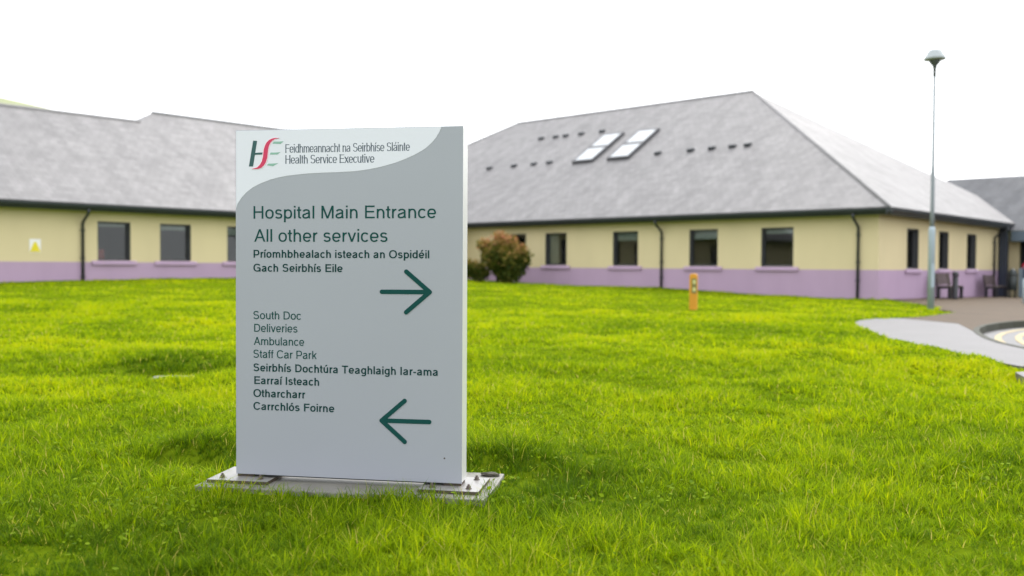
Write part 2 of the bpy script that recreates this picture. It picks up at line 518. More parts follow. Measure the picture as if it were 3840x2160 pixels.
slab_rect = [sl(-.15, -.17), sl(1.375, -.17), sl(1.375, .41), sl(-.15, .41)]
DRAIN = (-3.42, 9.25)
lawn_edge = kerb_line[::-1][:4] + path_edge[::-1] + buff_poly[:11]
all_paved = [path_poly, buff_poly, road_poly]
def T(x, y):                                       # lawn surface
    x, y = np.asarray(x, float), np.asarray(y, float)
    z = T0(x, y)
    D = np.hypot(x, y)
    amp = (0.35 + 0.65 * sstep(3, 8, D)) * (1 - .6 * sstep(9, 20, D))
    z = z + amp * ((vnoise(x, y, 1.3, 1) - .5) * .10 + (vnoise(x, y, .55, 2) - .5) * .075 + (vnoise(x, y, 3.1, 3) - .5) * .08)
    # slab sits in a shallow cut with a bank behind it
    a = (x - SL[0]) * SD[0] + (y - SL[1]) * SD[1]
    b = (x - SL[0]) * SN[0] + (y - SL[1]) * SN[1]
    side = sstep(-1.2, -.5, a) * (1 - sstep(1.9, 2.6, a))
    z = z + .085 * side * (1 - .5 * sstep(1.3, 1.7, a)) * sstep(.42, .7, b) * (1 - sstep(1.0, 2.4, b))
    z = z - .075 * np.exp(-((a + .42) / .36) ** 2 - ((b - .42) / .16) ** 2) + .05 * np.exp(-((a + .40) / .5) ** 2 - ((b - .85) / .2) ** 2)
    z = z - .04 * np.exp(-((a - 1.75) / .25) ** 2 - ((b - .5) / .15) ** 2)
    d = seg_dist(x, y, slab_rect)
    ins = in_poly(x, y, slab_rect)
    k = np.where(ins, 1.0, 1 - sstep(0.0, .1 + .25 * sstep(.2, .6, b), d))
    z = z * (1 - k) + k * (-.118)
    # hollow around the drain cover with a bank behind
    dx, dy = x - DRAIN[0], y - DRAIN[1]
    z = z - .09 * np.exp(-(dx / .6) ** 2 - (dy / .4) ** 2) + .08 * np.exp(-((dx + .15) / .8) ** 2 - ((dy - .85) / .4) ** 2)
    # ground under paving drops away
    ins = np.zeros(x.shape, bool)
    for poly in all_paved:
        ins |= in_poly(x, y, poly)
    dd = seg_dist(x, y, lawn_edge, False)
    z = np.where(ins, z - .3 * sstep(.05, .45, dd), z)
    return z

# ------------------------------------------------------------------ ground
def grid_axis(lo, hi, fine_lo, fine_hi, step, coarse):
    a = list(np.arange(fine_lo, fine_hi, step))
    x = fine_lo
    s = step
    left = []
    while x > lo:
        s = min(s * 1.25, coarse); x -= s; left.append(x)
    x = fine_hi; s = step; right = []
    while x < hi:
        right.append(x); s = min(s * 1.25, coarse); x += s
    return np.array(left[::-1] + a + right)
gx = grid_axis(-400, 400, -9, 12, .14, 60)
gy = grid_axis(-200, 600, 2.2, 20, .14, 60)
GX, GY = np.meshgrid(gx, gy)
far = np.hypot(GX, GY - 15)
GZ = T(GX, GY)
GZ = np.where(far > 45, .0 + GZ * 0, GZ * (1 - sstep(33, 45, far)))
nx, ny = len(gx), len(gy)
verts = np.c_[GX.ravel(), GY.ravel(), GZ.ravel()]
idx = np.arange(nx * ny).reshape(ny, nx)
faces = np.c_[idx[:-1, :-1].ravel(), idx[:-1, 1:].ravel(), idx[1:, 1:].ravel(), idx[1:, :-1].ravel()]
def np_mesh(name, v, f, material, smooth=True, attrs=None, parent=None):
    me = bpy.data.meshes.new(name)
    k = f.shape[1]
    me.vertices.add(len(v)); me.loops.add(f.size); me.polygons.add(len(f))
    me.vertices.foreach_set("co", np.asarray(v, np.float32).ravel())
    me.loops.foreach_set("vertex_index", f.astype(np.int32).ravel())
    me.polygons.foreach_set("loop_start", np.arange(0, f.size, k, dtype=np.int32))
    me.polygons.foreach_set("loop_total", np.full(len(f), k, np.int32))
    me.polygons.foreach_set("use_smooth", np.full(len(f), smooth))
    me.update(calc_edges=True)
    me.materials.append(material)
    for an, av in (attrs or {}).items():
        at = me.attributes.new(an, 'FLOAT', 'POINT')
        at.data.foreach_set("value", np.asarray(av, np.float32))
    o = bpy.data.objects.new(name, me)
    COL.objects.link(o)
    if parent is not None: o.parent = parent
    return o
lawn = np_mesh("ground", verts, faces, M['earth'])
tag(lawn, kind='structure')

def dense(poly, step=.4):
    out = []
    n = len(poly)
    for i in range(n):
        p, q = np.array(poly[i]), np.array(poly[(i + 1) % n])
        k = max(1, int(np.hypot(*(q - p)) / step))
        out += [tuple(p + (q - p) * j / k) for j in range(k)]
    return out
def sheet(name, poly, dz, material, thick=.26):
    pts = dense(poly)
    bm = bmesh.new()
    tz = T0([p[0] for p in pts], [p[1] for p in pts])
    vs = [bm.verts.new((p[0], p[1], z + dz)) for p, z in zip(pts, tz)]
    es = [bm.edges.new((vs[i], vs[(i + 1) % len(vs)])) for i in range(len(vs))]
    bmesh.ops.triangle_fill(bm, use_beauty=True, edges=es)
    top = list(bm.faces)
    lo = [bm.verts.new((v.co.x, v.co.y, v.co.z - thick)) for v in vs]
    for i in range(len(vs)):
        j = (i + 1) % len(vs)
        bm.faces.new((vs[i], vs[j], lo[j], lo[i]))
    bmesh.ops.recalc_face_normals(bm, faces=bm.faces)
    if sum(f.normal.z for f in top) < 0:
        bmesh.ops.reverse_faces(bm, faces=bm.faces)
    me = bpy.data.meshes.new(name)
    bm.to_mesh(me); bm.free()
    me.materials.append(material)
    o = bpy.data.objects.new(name, me)
    COL.objects.link(o)
    return tag(o, kind='structure')
sheet("footpath", path_poly, .012, M['tarmac'])
sheet("paving", buff_poly, .016, M['paving'])
sheet("road", road_poly, -.115, M['road'], .1)

def strip(name, line, off0, off1, z0, z1, material):
    """solid ribbon along a polyline between two offsets (positive = to the road side)"""
    ln = dense(line + [line[-1]], .25)[:-1]
    P = np.array(ln)
    tg = np.gradient(P, axis=0)
    tg /= np.linalg.norm(tg, axis=1)[:, None]
    nn = np.c_[-tg[:, 1], tg[:, 0]]               # left of travel
    a, b = P + nn * off0, P + nn * off1
    tz = T0(P[:, 0], P[:, 1])
    mb = MB()
    vs = [(*p, z + z1) for p, z in zip(a, tz)] + [(*p, z + z1) for p, z in zip(b, tz)] + \
         [(*p, z + z0) for p, z in zip(a, tz)] + [(*p, z + z0) for p, z in zip(b, tz)]
    n = len(P)
    fs = []
    for i in range(n - 1):
        fs += [(i, i + 1, n + i + 1, n + i), (i, 2 * n + i, 2 * n + i + 1, i + 1), (n + i, n + i + 1, 3 * n + i + 1, 3 * n + i)]
    mb.add(vs, fs)
    return mb.build(name, material)
k1 = strip("kerb", kerb_line, -.002, .09, -.3, .018, M['kerb'])
tag(k1, kind='structure')
for o0 in (.32, .62):
    ml = strip("road_marking", kerb_line, o0, o0 + .1, -.15, -.110, M['line'])
    tag(ml, kind='structure')
mbs = MB()
ds = [(4.85, 8.62), (5.0, 9.06), (5.25, 9.2), (6.3, 9.16), (6.3, 8.5), (4.95, 8.52)]
mbs.prism(ds, -.12, .02)
tag(mbs.build("drain_cover", M['tarmac'], bevel=.006), "small grey slab flush in the grass beside the footpath at the right edge", "slab")

# far green hillside behind the left roof
hv, hf = [], []
hn = 40
for j in range(10):
    for i in range(hn):
        x = -260 + i * 6.0
        yy = 190 + j * 12
        hgt = float(np.interp(x, [-300, -200, -136, -126, -116, -100, -60], [25, 40, 44.2, 42.3, 39.5, 32, 0])) * (1 - ((j - 4.5) / 9) ** 2 * (j != 4)) + 1.5 * vnoise(x, yy, 9, 5)
        hv.append((x, yy, max(-.5, hgt - .5)))
for j in range(9):
    for i in range(hn - 1):
        a0 = j * hn + i
        hf.append((a0, a0 + 1, a0 + hn + 1, a0 + hn))
hill = np_mesh("hill", np.array(hv), np.array(hf), mat("pale hillside grass", (0.22, 0.24, 0.12), 0.9, noise=0.25, nscale=.2))
tag(hill, kind='structure')

# ------------------------------------------------------------------ hospital building
TAN = math.tan(math.radians(32))
COSP = math.cos(math.radians(32))
B = empty("hospital_building", (CX, CY, 0), -A)
tag(B, "long single storey cream and lilac hospital building with grey slate hip roofs", "building")
WT = 2.9           # wall top
RV = .15           # reveal depth

def wall(axis, pos, lo, hi, z0, z1, holes, sign, material, name="wall"):
    """vertical wall sheet with openings; axis 'x': runs along x at y=pos facing -y; axis 'y': runs along y at x=pos facing +x"""
    us = sorted({lo, hi} | {h[0] for h in holes} | {h[1] for h in holes})
    zs = sorted({z0, z1} | {h[2] for h in holes} | {h[3] for h in holes})
    mb = MB()
    def P(u_, d, z):
        return (u_, pos + d, z) if axis == 'x' else (pos - d, u_, z)
    for i in range(len(us) - 1):
        for j in range(len(zs) - 1):
            uc, zc = (us[i] + us[i + 1]) / 2, (zs[j] + zs[j + 1]) / 2
            if any(h[0] < uc < h[1] and h[2] < zc < h[3] for h in holes): continue
            mb.add([P(us[i], 0, zs[j]), P(us[i + 1], 0, zs[j]), P(us[i + 1], 0, zs[j + 1]), P(us[i], 0, zs[j + 1])], [(0, 1, 2, 3)])
    for h in holes:
        a0, a1, b0, b1 = h
        for p, q in [((a0, b0), (a1, b0)), ((a1, b0), (a1, b1)), ((a1, b1), (a0, b1)), ((a0, b1), (a0, b0))]:
            mb.add([P(p[0], 0, p[1]), P(q[0], 0, q[1]), P(q[0], RV + .12, q[1]), P(p[0], RV + .12, p[1])], [(0, 1, 2, 3)])
    return mb.build(name, material, B)

def window(axis, pos, a0, a1, z0, z1, blind=0.0, split=None, curtain=None):
    """dark frame (the window part), pane, sill and blind as its pieces"""
    def bx(mb, u0, u1, d0, d1, zz0, zz1):
        if axis == 'x': mb.box(u0, u1, pos + d0, pos + d1, zz0, zz1)
        else: mb.box(pos - d1, pos - d0, u0, u1, zz0, zz1)
    mb = MB()
    fwid, e = .055, .004
    lin = .018
    for (d0, d1, w) in ((.012, RV, lin), (RV, RV + .07, fwid)):   # reveal lining, then the frame proper
        bx(mb, a0 + e, a0 + e + w, d0, d1, z0 + e, z1 - e)
        bx(mb, a1 - e - w, a1 - e, d0, d1, z0 + e, z1 - e)
        bx(mb, a0 + e + w, a1 - e - w, d0, d1, z0 + e, z0 + e + w)
        bx(mb, a0 + e + w, a1 - e - w, d0, d1, z1 - e - w, z1 - e)
    if split:
        s_ = a0 + (a1 - a0) * split
        bx(mb, s_ - .03, s_ + .03, RV + .002, RV + .066, z0 + e + fwid, z1 - e - fwid)
    w_ = mb.build("window", M['winframe'], B)
    mg = MB()
    q0, q1, d_ = a0 + e + fwid - .01, a1 - e - fwid + .01, RV + .035
    bx(mg, q0, q1, d_, d_ + .006, z0 + e + fwid - .01, z1 - e - fwid + .01)
    mg.build("pane", M['glass'], w_)
    ms = MB()                                                       # sloping lilac sill
    prof = [(-.085, z0 - .145), (-.003, z0 - .145), (-.003, z0 - .004), (-.085, z0 - .075)]
    u0, u1 = a0 - .2, a1 + .2
    def P(u_, d, z): return (u_, pos + d, z) if axis == 'x' else (pos - d, u_, z)
    vs = [P(u0, d, z) for d, z in prof] + [P(u1, d, z) for d, z in prof]
    ms.add(vs, [(3, 2, 1, 0), (4, 5, 6, 7)] + [(i, (i + 1) % 4, 4 + (i + 1) % 4, 4 + i) for i in range(4)])
    ms.build("sill", M['lilac'], w_, bevel=.006)
    if blind:
        md = MB()
        zb = z1 - (z1 - z0) * blind
        zz = z1 - .06
        while zz > zb:                                              # slats
            bx(md, a0 + .07, a1 - .07, RV + .10, RV + .118, zz - .046, zz - .004)
            zz -= .05
        md.build("blind", M['blind'], w_)
    if curtain:
        mc = MB()
        c0, c1 = curtain
        n_ = 14
        for k in range(n_):
            ca = a0 + (a1 - a0) * (c0 + (c1 - c0) * k / n_)
            cb = a0 + (a1 - a0) * (c0 + (c1 - c0) * (k + 1) / n_)
            dd = RV + .12 + (.03 if k % 2 else 0)
            bx(mc, ca, cb - .002, dd, dd + .02, z0 + .02, z1 - .05)
        mc.build("curtain", M['blind'], w_)
    return w_

RW = [(-16.3, -15.27, 1.07, 2.44), (-14.17, -12.99, 1.07, 2.44), (-10.6, -9.38, 1.06, 2.43), (-7.06, -5.86, 1.06, 2.43), (-4.13, -2.92, 1.06, 2.43)]
EW = [(2.55, 3.72, 1.01, 2.41), (5.85, 6.96, 1.01, 2.41), (9.19, 10.43, 1.01, 2.41)]
LW = [(-23.2, -22.0, 1.14, 2.44), (-16.81, -15.70, 1.14, 2.44), (-14.66, -13.51, 1.14, 2.44), (-12.08, -10.8, 1.14, 2.44), (-8.0, -6.8, 1.14, 2.44), (-4.5, -3.3, 1.14, 2.44)]
PR, PL = .972, 1.09
wall('x', 0, -DL, 0, PR, WT, RW, -1, M['cream'])
wall('y', 0, 0, 14.3, PR, WT, EW, 1, M['cream'])
wall('y', -DL, -34, 0, PL, WT, LW, 1, M['cream'])
# lilac plinths, slightly proud
def plinth(x0, x1, y0, y1, z0, z1):
    mb = MB(); mb.box(x0, x1, y0, y1, z0, z1); return mb.build("plinth", M['lilac'], B)
plinth(-DL + .012, .012, -.012, .2, -.6, PR)
plinth(-.2, .012, .2, 14.3, -.6, PR - .0)
plinth(-DL - .2, -DL + .012, -34, -.012, -.6, PL)
for i, h in enumerate(RW): window('x', 0, *h, blind=[0, 0, .24, .26, .13][i], curtain=[None, (0, .42), None, None, None][i])
for i, h in enumerate(EW): window('y', 0, *h, curtain=[(0.5, .95), (.1, .5), (.55, .95)][i])
for i, h in enumerate(LW): window('y', -DL, *h, blind=[0, .12, .14, .2, 0, 0][i], split=None)
# rooms behind the windows
mi_ = MB()
mi_.box(-DL - 5.2, -DL - 5.0, -34, 0, -.2, 2.85)
mi_.box(-DL, -5, 5.0, 5.2, -.2, 2.85)
mi_.box(-5.2, -5.0, 0.6, 14, -.2, 2.85)
mi_.box(-DL - 5, -.4, .4, 14, .05, .1)
mi_.box(-DL - 5, -DL - .4, -34, .4, .25, .3)
mi_.box(-DL - 5, -.3, .3, 14, 2.86, 2.9)
mi_.box(-DL - 5, -DL - .3, -34, .3, 2.86, 2.9)
mi_.build("inner_wall", M['inside'], B)

# roofs (uv in metres)
def roof_face(mb, pts, mi=0):
    P = [Vector(p) for p in pts]
    n = (P[1] - P[0]).cross(P[2] - P[0]).normalized()
    if n.z < 0: n = -n
    e = Vector((0, 0, 1)).cross(n)
    e = e.normalized() if e.length > 1e-4 else Vector((1, 0, 0))
    s_ = n.cross(e)
    mb.add(P, [tuple(range(len(P)))], mi, uvs=[[(p.dot(e), p.dot(s_)) for p in P]])
EZ = 2.98
HK = 10.1
def rz(d): return EZ + d * TAN
mr = MB()
c00, c10, c11, c01 = (.5, -.5, EZ), (-34.6, -.5, EZ), (-34.6, 19.7, EZ), (.5, 19.7, EZ)
ra, rb = (.5 - HK, -.5 + HK, rz(HK)), (-34.6 + HK, -.5 + HK, rz(HK))
roof_face(mr, [c00, c10, rb, ra]); roof_face(mr, [c00, c01, ra]); roof_face(mr, [c01, c11, rb, ra]); roof_face(mr, [c10, c11, rb])
RF = mr.build("roof", M['slate'], B)
mh = MB()
def ridge_tiles(pts, r_=.07):
    mh.tube(pts, r_, 8)
ridge_tiles([ra, rb]); ridge_tiles([c00, ra], .055); ridge_tiles([c10, rb], .055)
# left wing roof: ridge steps up where the wing widens
xe = -DL + .5
D1, D2 = 6.0, 6.95
T1 = -12.75; T2 = T1 + (D2 - D1)
ml_ = MB()
roof_face(ml_, [(xe, -34, EZ), (xe, T1, EZ), (xe - D1, T1, rz(D1)), (xe - D1, -34, rz(D1))])
roof_face(ml_, [(xe, T1, EZ), (xe, 8.5, EZ), (xe - D2, 8.5, rz(D2)), (xe - D2, T2, rz(D2)), (xe - D1, T1, rz(D1))])
roof_face(ml_, [(xe - D1, -34, rz(D1)), (xe - D1, T1, rz(D1)), (xe - 2 * D1, T1, EZ), (xe - 2 * D1, -34, EZ)])
roof_face(ml_, [(xe - D1, T1, rz(D1)), (xe - D2, T2, rz(D2)), (xe - 2 * D2 + D1, T1, rz(D1))])
roof_face(ml_, [(xe - D2, T2, rz(D2)), (xe - D2, 8.5, rz(D2)), (xe - 2 * D2, 8.5, EZ), (xe - 2 * D2, T1, EZ), (xe - 2 * D2 + D1, T1, rz(D1))])
ml_.build("roof", M['slate'], B)
ridge_tiles([(xe - D1, -34, rz(D1)), (xe - D1, T1, rz(D1))], .08)
ridge_tiles([(xe - D2, T2, rz(D2)), (xe - D2, 8.5, rz(D2))], .08)
mh.build("ridge_tiles", M['hip'], B)
# entrance roof, lower and darker
P2 = .49
TE = 13.5
me_ = MB()
def ez2(t): return 2.66 + (t - TE) * P2
tr_ = 19.33
roof_face(me_, [(.3, TE, 2.66), (16, TE, 2.66), (16, tr_, ez2(tr_)), (-3.9, tr_, ez2(tr_)), (-3.9, TE + 1.2, ez2(TE + 1.2))])
roof_face(me_, [(16, tr_, ez2(tr_)), (-3.9, tr_, ez2(tr_)), (-3.9, tr_ + 6, 2.6), (16, tr_ + 6, 2.6)])
me_.build("roof", M['slatedark'], B)
me2 = MB()
roof_face(me2, [(4.6, 24, 5.0), (16, 24, 5.0), (16, 31, 8.8), (10.6, 31, 8.8)])
roof_face(me2, [(4.6, 24, 5.0), (10.6, 31, 8.8), (4.6, 38, 5.0)])
me2.build("roof", M['slatedark'], B)

# eaves: fascia board, half round gutter, soffit
def eaves(axis, pos, lo, hi, sgn, name="gutter", z=EZ):
    prof = [(0.0, z - .235), (.035, z - .235), (.05, z - .14), (.075, z - .165), (.12, z - .165), (.155, z - .12), (.165, z - .035), (.02, z - .012), (0, z - .012)]
    mb = MB()
    if axis == 'x': mb.prism([(pos - d, zz) for d, zz in prof], lo, hi, axis='x')
    else: mb.prism([(pos + d, zz) for d, zz in prof], lo, hi, axis='y')
    return mb.build(name, M['gutter'], B)
eaves('x', -.44, -DL + .6, .6, -1)
eaves('y', .44, -.6, TE - .05, 1)
eaves('y', -DL + .44, -34, -.46, 1)
mb = MB()
mb.box(-DL + .44, .44, -.44, 0.3, 2.76, 2.80)
mb.box(-.3, .437, .303, TE, 2.76, 2.80)
mb.box(-DL - .3, -DL + .437, -34, -.443, 2.76, 2.80)
mb.build("soffit", M['soffit'], B)

# downpipes with swan necks
def pipe(kind, at, zbot):
    mb = MB()
    r_ = .048
    if kind == 'x': f = lambda d: (at, -d)
    elif kind == 'e': f = lambda d: (d, at)
    else: f = lambda d: (-DL + d, at)
    pts = [(*f(.53), 2.79), (*f(.53), 2.70), (*f(.46), 2.62), (*f(.14), 2.42), (*f(.075), 2.34), (*f(.075), zbot)]
    mb.tube(pts, r_, 10)
    for zz in (2.1, 1.2, .6):
        c = f(.05)
        mb.box(c[0] - .062, c[0] + .062, c[1] - .062, c[1] + .062, zz, zz + .04)
    mb.build("downpipe", M['gutter'], B)
pipe('x', -8.244, .05); pipe('x', -.642, -.2); pipe('e', 12.75, -.3); pipe('l', -17.316, .3)

# rooflights and vents on the near slope (d = metres in from the eave)
def on_roof(x, d, h):          # height h above the slope plane
    return (x, -.5 + d - h * math.sin(math.radians(32)), rz(d) + h * COSP)
def slope_box(mb, x0, x1, d0, d1, h0, h1, mi=0):
    mb.add([on_roof(x0, d0, h0), on_roof(x1, d0, h0), on_roof(x1, d1, h0), on_roof(x0, d1, h0),
            on_roof(x0, d0, h1), on_roof(x1, d0, h1), on_roof(x1, d1, h1), on_roof(x0, d1, h1)],
           [(0, 3, 2, 1), (4, 5, 6, 7), (0, 1, 5, 4), (1, 2, 6, 5), (2, 3, 7, 6), (3, 0, 4, 7)], mi)
for s0, s1 in ((15.3, 16.52), (13.27, 14.48)):
    x0, x1 = .5 - s1, .5 - s0
    for d0, d1 in ((4.62, 5.86), (5.87, 7.13)):
        mb = MB()
        w = .11
        slope_box(mb, x0, x0 + w, d0, d1, -.05, .14); slope_box(mb, x1 - w, x1, d0, d1, -.05, .14)
        slope_box(mb, x0 + w, x1 - w, d0, d0 + w, -.05, .14); slope_box(mb, x0 + w, x1 - w, d1 - w, d1, -.05, .14)
        sk = mb.build("rooflight", M['winframe'], B)
        mb = MB(); slope_box(mb, x0 + w + .002, x1 - w - .002, d0 + w + .002, d1 - w - .002, .02, .135)
        mb.build("pane", M['rooflight'], sk)
VENT = [(s, 7.7) for s in (21.1, 20.1, 19.43, 18.4, 17.07)] + [(s, 4.95) for s in (22.26, 20.53, 19.2, 18.19)] + \
       [(s, 4.86) for s in (11.86, 10.19, 9.17, 8.2, 7.51)]
vent0 = None
for s, d in VENT:
    if vent0 is None:
        mb = MB()
        w, l, h = .14, .26, .13
        vs = [(-w, -l / 2), (w, -l / 2), (w, l / 2), (-w, l / 2)]
        # hood: tall at the lower edge, dying into the slope
        def q(x, dd, hh): return (x, dd * COSP - hh * math.sin(math.radians(32)), dd * math.sin(math.radians(32)) + hh * COSP)
        mb.add([q(-w, -l / 2, -.02), q(w, -l / 2, -.02), q(w, l / 2, -.02), q(-w, l / 2, -.02),
                q(-w, -l / 2, h), q(w, -l / 2, h), q(w * .9, 0, h), q(-w * .9, 0, h)],
               [(0, 3, 2, 1), (4, 5, 6, 7), (0, 1, 5, 4), (1, 2, 6, 5), (2, 3, 7, 6), (3, 0, 4, 7)])
        vent0 = mb.build("roof_vent", M['gutter'], B, bevel=.01)
        vt = vent0
    else:
        vt = vent0.copy(); COL.objects.link(vt)
    vt.location = (.5 - s, -.5 + d, rz(d))

# entrance: recessed cream wall, dark doorway, deep blue-grey fascia, navy column
mb = MB(); mb.box(.5, 16, TE + .02, TE + .12, 2.2, 2.64); mb.box(.62, 16, TE + .122, TE + 3, 2.2, 2.26)
mb.build("canopy_fascia", M['bluegrey'], B, bevel=.01)
mb = MB()
mb.box(.02, .63, 14.3, 14.5, -.5, 2.2); mb.box(3.6, 16, 14.3, 14.5, -.5, 2.2)
mb.build("wall", M['cream'], B)
mb = MB(); mb.box(.632, 3.598, 15.4, 15.6, -.5, 2.2); mb.box(.632, .65, 14.51, 15.4, -.5, 2.2)
mb.build("doorway_lobby", M['black'], B)
mb = MB(); mb.box(.06, .36, 13.45, 13.75, -.5, 2.72)
mb.build("column", M['navy'], B, bevel=.01)
# unseen back walls keep the rooms dark
mb = MB()
mb.box(-34, -.3, 19, 19.2, -.5, 2.97); mb.box(-34.2, -34, 0, 19.2, -.5, 2.97); mb.box(-.2, 0, 14.6, 19, -.5, 2.97)
mb.box(-DL - 13.2, -DL - 13, -34, 0, -.5, 2.97); mb.box(-DL - 13, -DL - .1, -34.2, -34.0, -.5, 2.97)
mb.build("wall", M['cream'], B)

# warning sign on the left wall
wb = empty("warning_sign", (*bl(-DL + .001, -18.76), 1.593), -A)
tag(wb, "small white wall sign with a yellow warning triangle left of the downpipe", "sign")
mb = MB(); mb.box(0, .012, -.165, .165, -.205, .205); mb.build("panel", M['white'], wb)
mb = MB()
mb.prism([(-.16, -.19), (.16, -.19), (.035, .115), (-.035, .115)], .0125, .017, axis='x')
mb.build("warning_triangle", M['yellow'], wb)

# red chair seen behind the first left window
rc = empty("chair", (*bl(-DL - .75, -16.6), .3), -A)
tag(rc, "red padded chair standing just inside the left window", "chair")
mb = MB(); mb.box(-.23, .23, -.24, .24, .43, .5); mb.build("seat", M['redseat'], rc, bevel=.02)
mb = MB(); mb.box(.17, .24, -.24, .24, .52, 1.22); mb.build("backrest", M['redseat'], rc, bevel=.03)
for x in (-.2, .2):
    for y in (-.21, .21):
        mb = MB(); mb.tube([(x, y, 0), (x, y, .43)], .015, 8); mb.build("leg", M['black'], rc)

# ------------------------------------------------------------------ lamp post
LPX, LPY = 10.734, 23.436
lz = float(T0(LPX, LPY))
lp = empty("lamp_post", (LPX, LPY, lz))
tag(lp, "tall slim grey lamp post with a mushroom shaped head on the grass tip", "lamp post")
mb = MB(); mb.lathe([(.082, -.1), (.082, 1.98), (.078, 2.05), (.058, 2.1)], 16); base_ = mb.build("base_section", M['lamp'], lp)
mb = MB(); mb.box(-.045, .045, -.092, -.075, .55, 1.15); mb.build("door", M['lamp'], base_, bevel=.004)
M['pole'] = mat("dull galvanised pole", (0.20, 0.225, 0.24), 0.7, noise=0.1, nscale=5)
mb = MB(); mb.lathe([(.056, 2.08), (.05, 2.6), (.046, 3.6), (.037, 3.62), (.033, 6.02)], 14); mb.build("pole", M['pole'], lp)
mb = MB(); mb.lathe([(.03, 5.9), (.04, 5.92), (.045, 6.12), (.065, 6.2), (.12, 6.26), (.14, 6.31), (.13, 6.345)], 18)
mb.build("lamp_neck", M['lampdark'], lp)
mb = MB(); mb.lathe([(.1, 6.335), (.26, 6.345), (.275, 6.365), (.262, 6.39), (.215, 6.47), (.165, 6.57), (.13, 6.605), (.06, 6.618)], 24)
mb.build("lamp_shade", M['lampcap'], lp)

# ------------------------------------------------------------------ orange marker post
ox, oy = 4.156, 20.946
oz = float(T(ox, oy))
ob = empty("marker_post", (ox, oy, oz), math.radians(-20))
tag(ob, "short orange marker post with a dark plate standing on the lawn", "marker post")
mb = MB()
w, dpt, h = .088, .075, .83
mb.prism([(-w, -.1), (w, -.1), (w, h - .04), (w - .04, h), (-w + .04, h), (-w, h - .04)], -dpt, dpt, axis='y')
mb.build("post", M['orange'], ob, bevel=.018)
mb = MB(); mb.box(-.03, .080, -dpt - .010, -dpt - .001, .38, .72); pl_ = mb.build("number_plate", M['plateblk'], ob, bevel=.003)
for zc in (.64, .47):
    mb = MB()
    mb.prism([(.03 + .036 * math.cos(k * math.pi / 6), zc + .05 * math.sin(k * math.pi / 6)) for k in range(12)], -dpt - .013, -dpt - .0105, axis='y')
    mb.build("worn_mark", M['pale'], pl_)

# ------------------------------------------------------------------ benches, bin, bollard, barrier
def make_bench():
    r_ = empty("bench", (0, 0, 0))
    mb = MB()
    for k in range(4): mb.box(.05 + k * .11, .145 + k * .11, -.75, .75, .42, .46)
    mb.build("seat", M['wood'], r_, bevel=.006)
    mb = MB()
    for k in range(4):
        z0 = .5 + k * .1; x0 = .03 - k * .02
        mb.box(x0, x0 + .035, -.75, .75, z0, z0 + .088)
    mb.build("backrest", M['wood'], r_, bevel=.006)
    for y in (-.66, .66):
        mb = MB()
        mb.box(.02, .52, y - .05, y + .05, .36, .418)
        mb.box(.40, .50, y - .05, y + .05, -.05, .36); mb.box(.02, .12, y - .05, y + .05, -.05, .36)
        mb.prism([(-.07, .92), (-.02, .92), (.06, .42), (.0, .42)], y - .04, y + .04, axis='y')
        mb.build("leg", M['black'], r_)
    return r_
b1 = make_bench()
tag(b1, "brown slatted bench against the lilac wall just right of the lamp post", "bench", "benches along the end wall")
def put(o, x, y):
    p = bl(x, y); o.location = (*p, float(T0(*p)) + .016); o.rotation_euler = (0, 0, -A)
put(b1, .35, 5.2)
b2 = copy_tree(b1)
tag(b2, "brown slatted bench against the lilac wall next to the navy entrance column", "bench", "benches along the end wall")
put(b2, .35, 11.0)
# slim black bin at the end of the first bench
sbp = bl(1.1, 4.15)
sb = empty("litter_bin", (*sbp, float(T0(*sbp)) + .016), -A)
tag(sb, "slim black litter bin at the end of the bench near the lamp post", "bin", "dark litter bins by the benches")
mb = MB(); mb.lathe([(.07, 0), (.10, .02), (.10, .04), (.095, .06), (.095, .80)], 16); mb.build("body", M['black'], sb)
mb = MB(); mb.lathe([(.105, .805), (.11, .84), (.10, .93), (.06, .97), (.01, .98)], 16); mb.build("lid", M['black'], sb)
lbp = bl(1.15, 11.25)
lb = empty("litter_bin", (*lbp, float(T0(*lbp)) + .016), -A)
tag(lb, "dark domed litter bin on legs beside the navy entrance column", "bin", "dark litter bins by the benches")
mb = MB(); mb.lathe([(.15, .3), (.17, .33), (.18, .86), (.165, .88)], 18); mb.build("body", M['bin'], lb)
mb = MB(); mb.lathe([(.185, .885), (.185, .93), (.15, 1.08), (.08, 1.16), (.01, 1.18)], 18); mb.build("lid", M['bin'], lb)
for x in (-.1, .1):
    mb = MB(); mb.box(x - .03, x + .03, -.03, .03, -.02, .3); mb.build("leg", M['black'], lb)

pb = empty("bollard", (15.93, 28.415, float(T0(15.93, 28.415)) + .016))
tag(pb, "pale grey round bollard on the paving at the right edge", "bollard")
mb = MB(); mb.lathe([(.062, -.05), (.062, .74), (.05, .79), (.02, .815)], 16); mb.build("post", M['palepost'], pb)
mb = MB(); mb.lathe([(.095, -.02), (.095, .02), (.07, .03)], 16); mb.build("base_flange", M['palepost'], pb)

# low blue panel screen in front of the door
BRX, BRY = 1.35, 13.0
bp_ = bl(.98, 12.9)
br = empty("barrier", (*bp_, float(T0(*bp_)) + .016), -A)
tag(br, "low dark blue panel barrier with grey posts outside the entrance", "barrier")
mb = MB(); mb.box(.08, 2.2, -.03, .03, .08, 1.22); mb.build("panel", M['bluepanel'], br, bevel=.006)
mb = MB(); mb.box(0.16, 2.2, -.05, .05, 1.225, 1.29); mb.build("top_rail", M['postgrey'], br, bevel=.01)
for x in (.0, 1.4):
    mb = MB(); mb.box(x, x + .15, -.06, .06, -.05, 1.22); mb.build("post", M['postgrey'], br, bevel=.01)

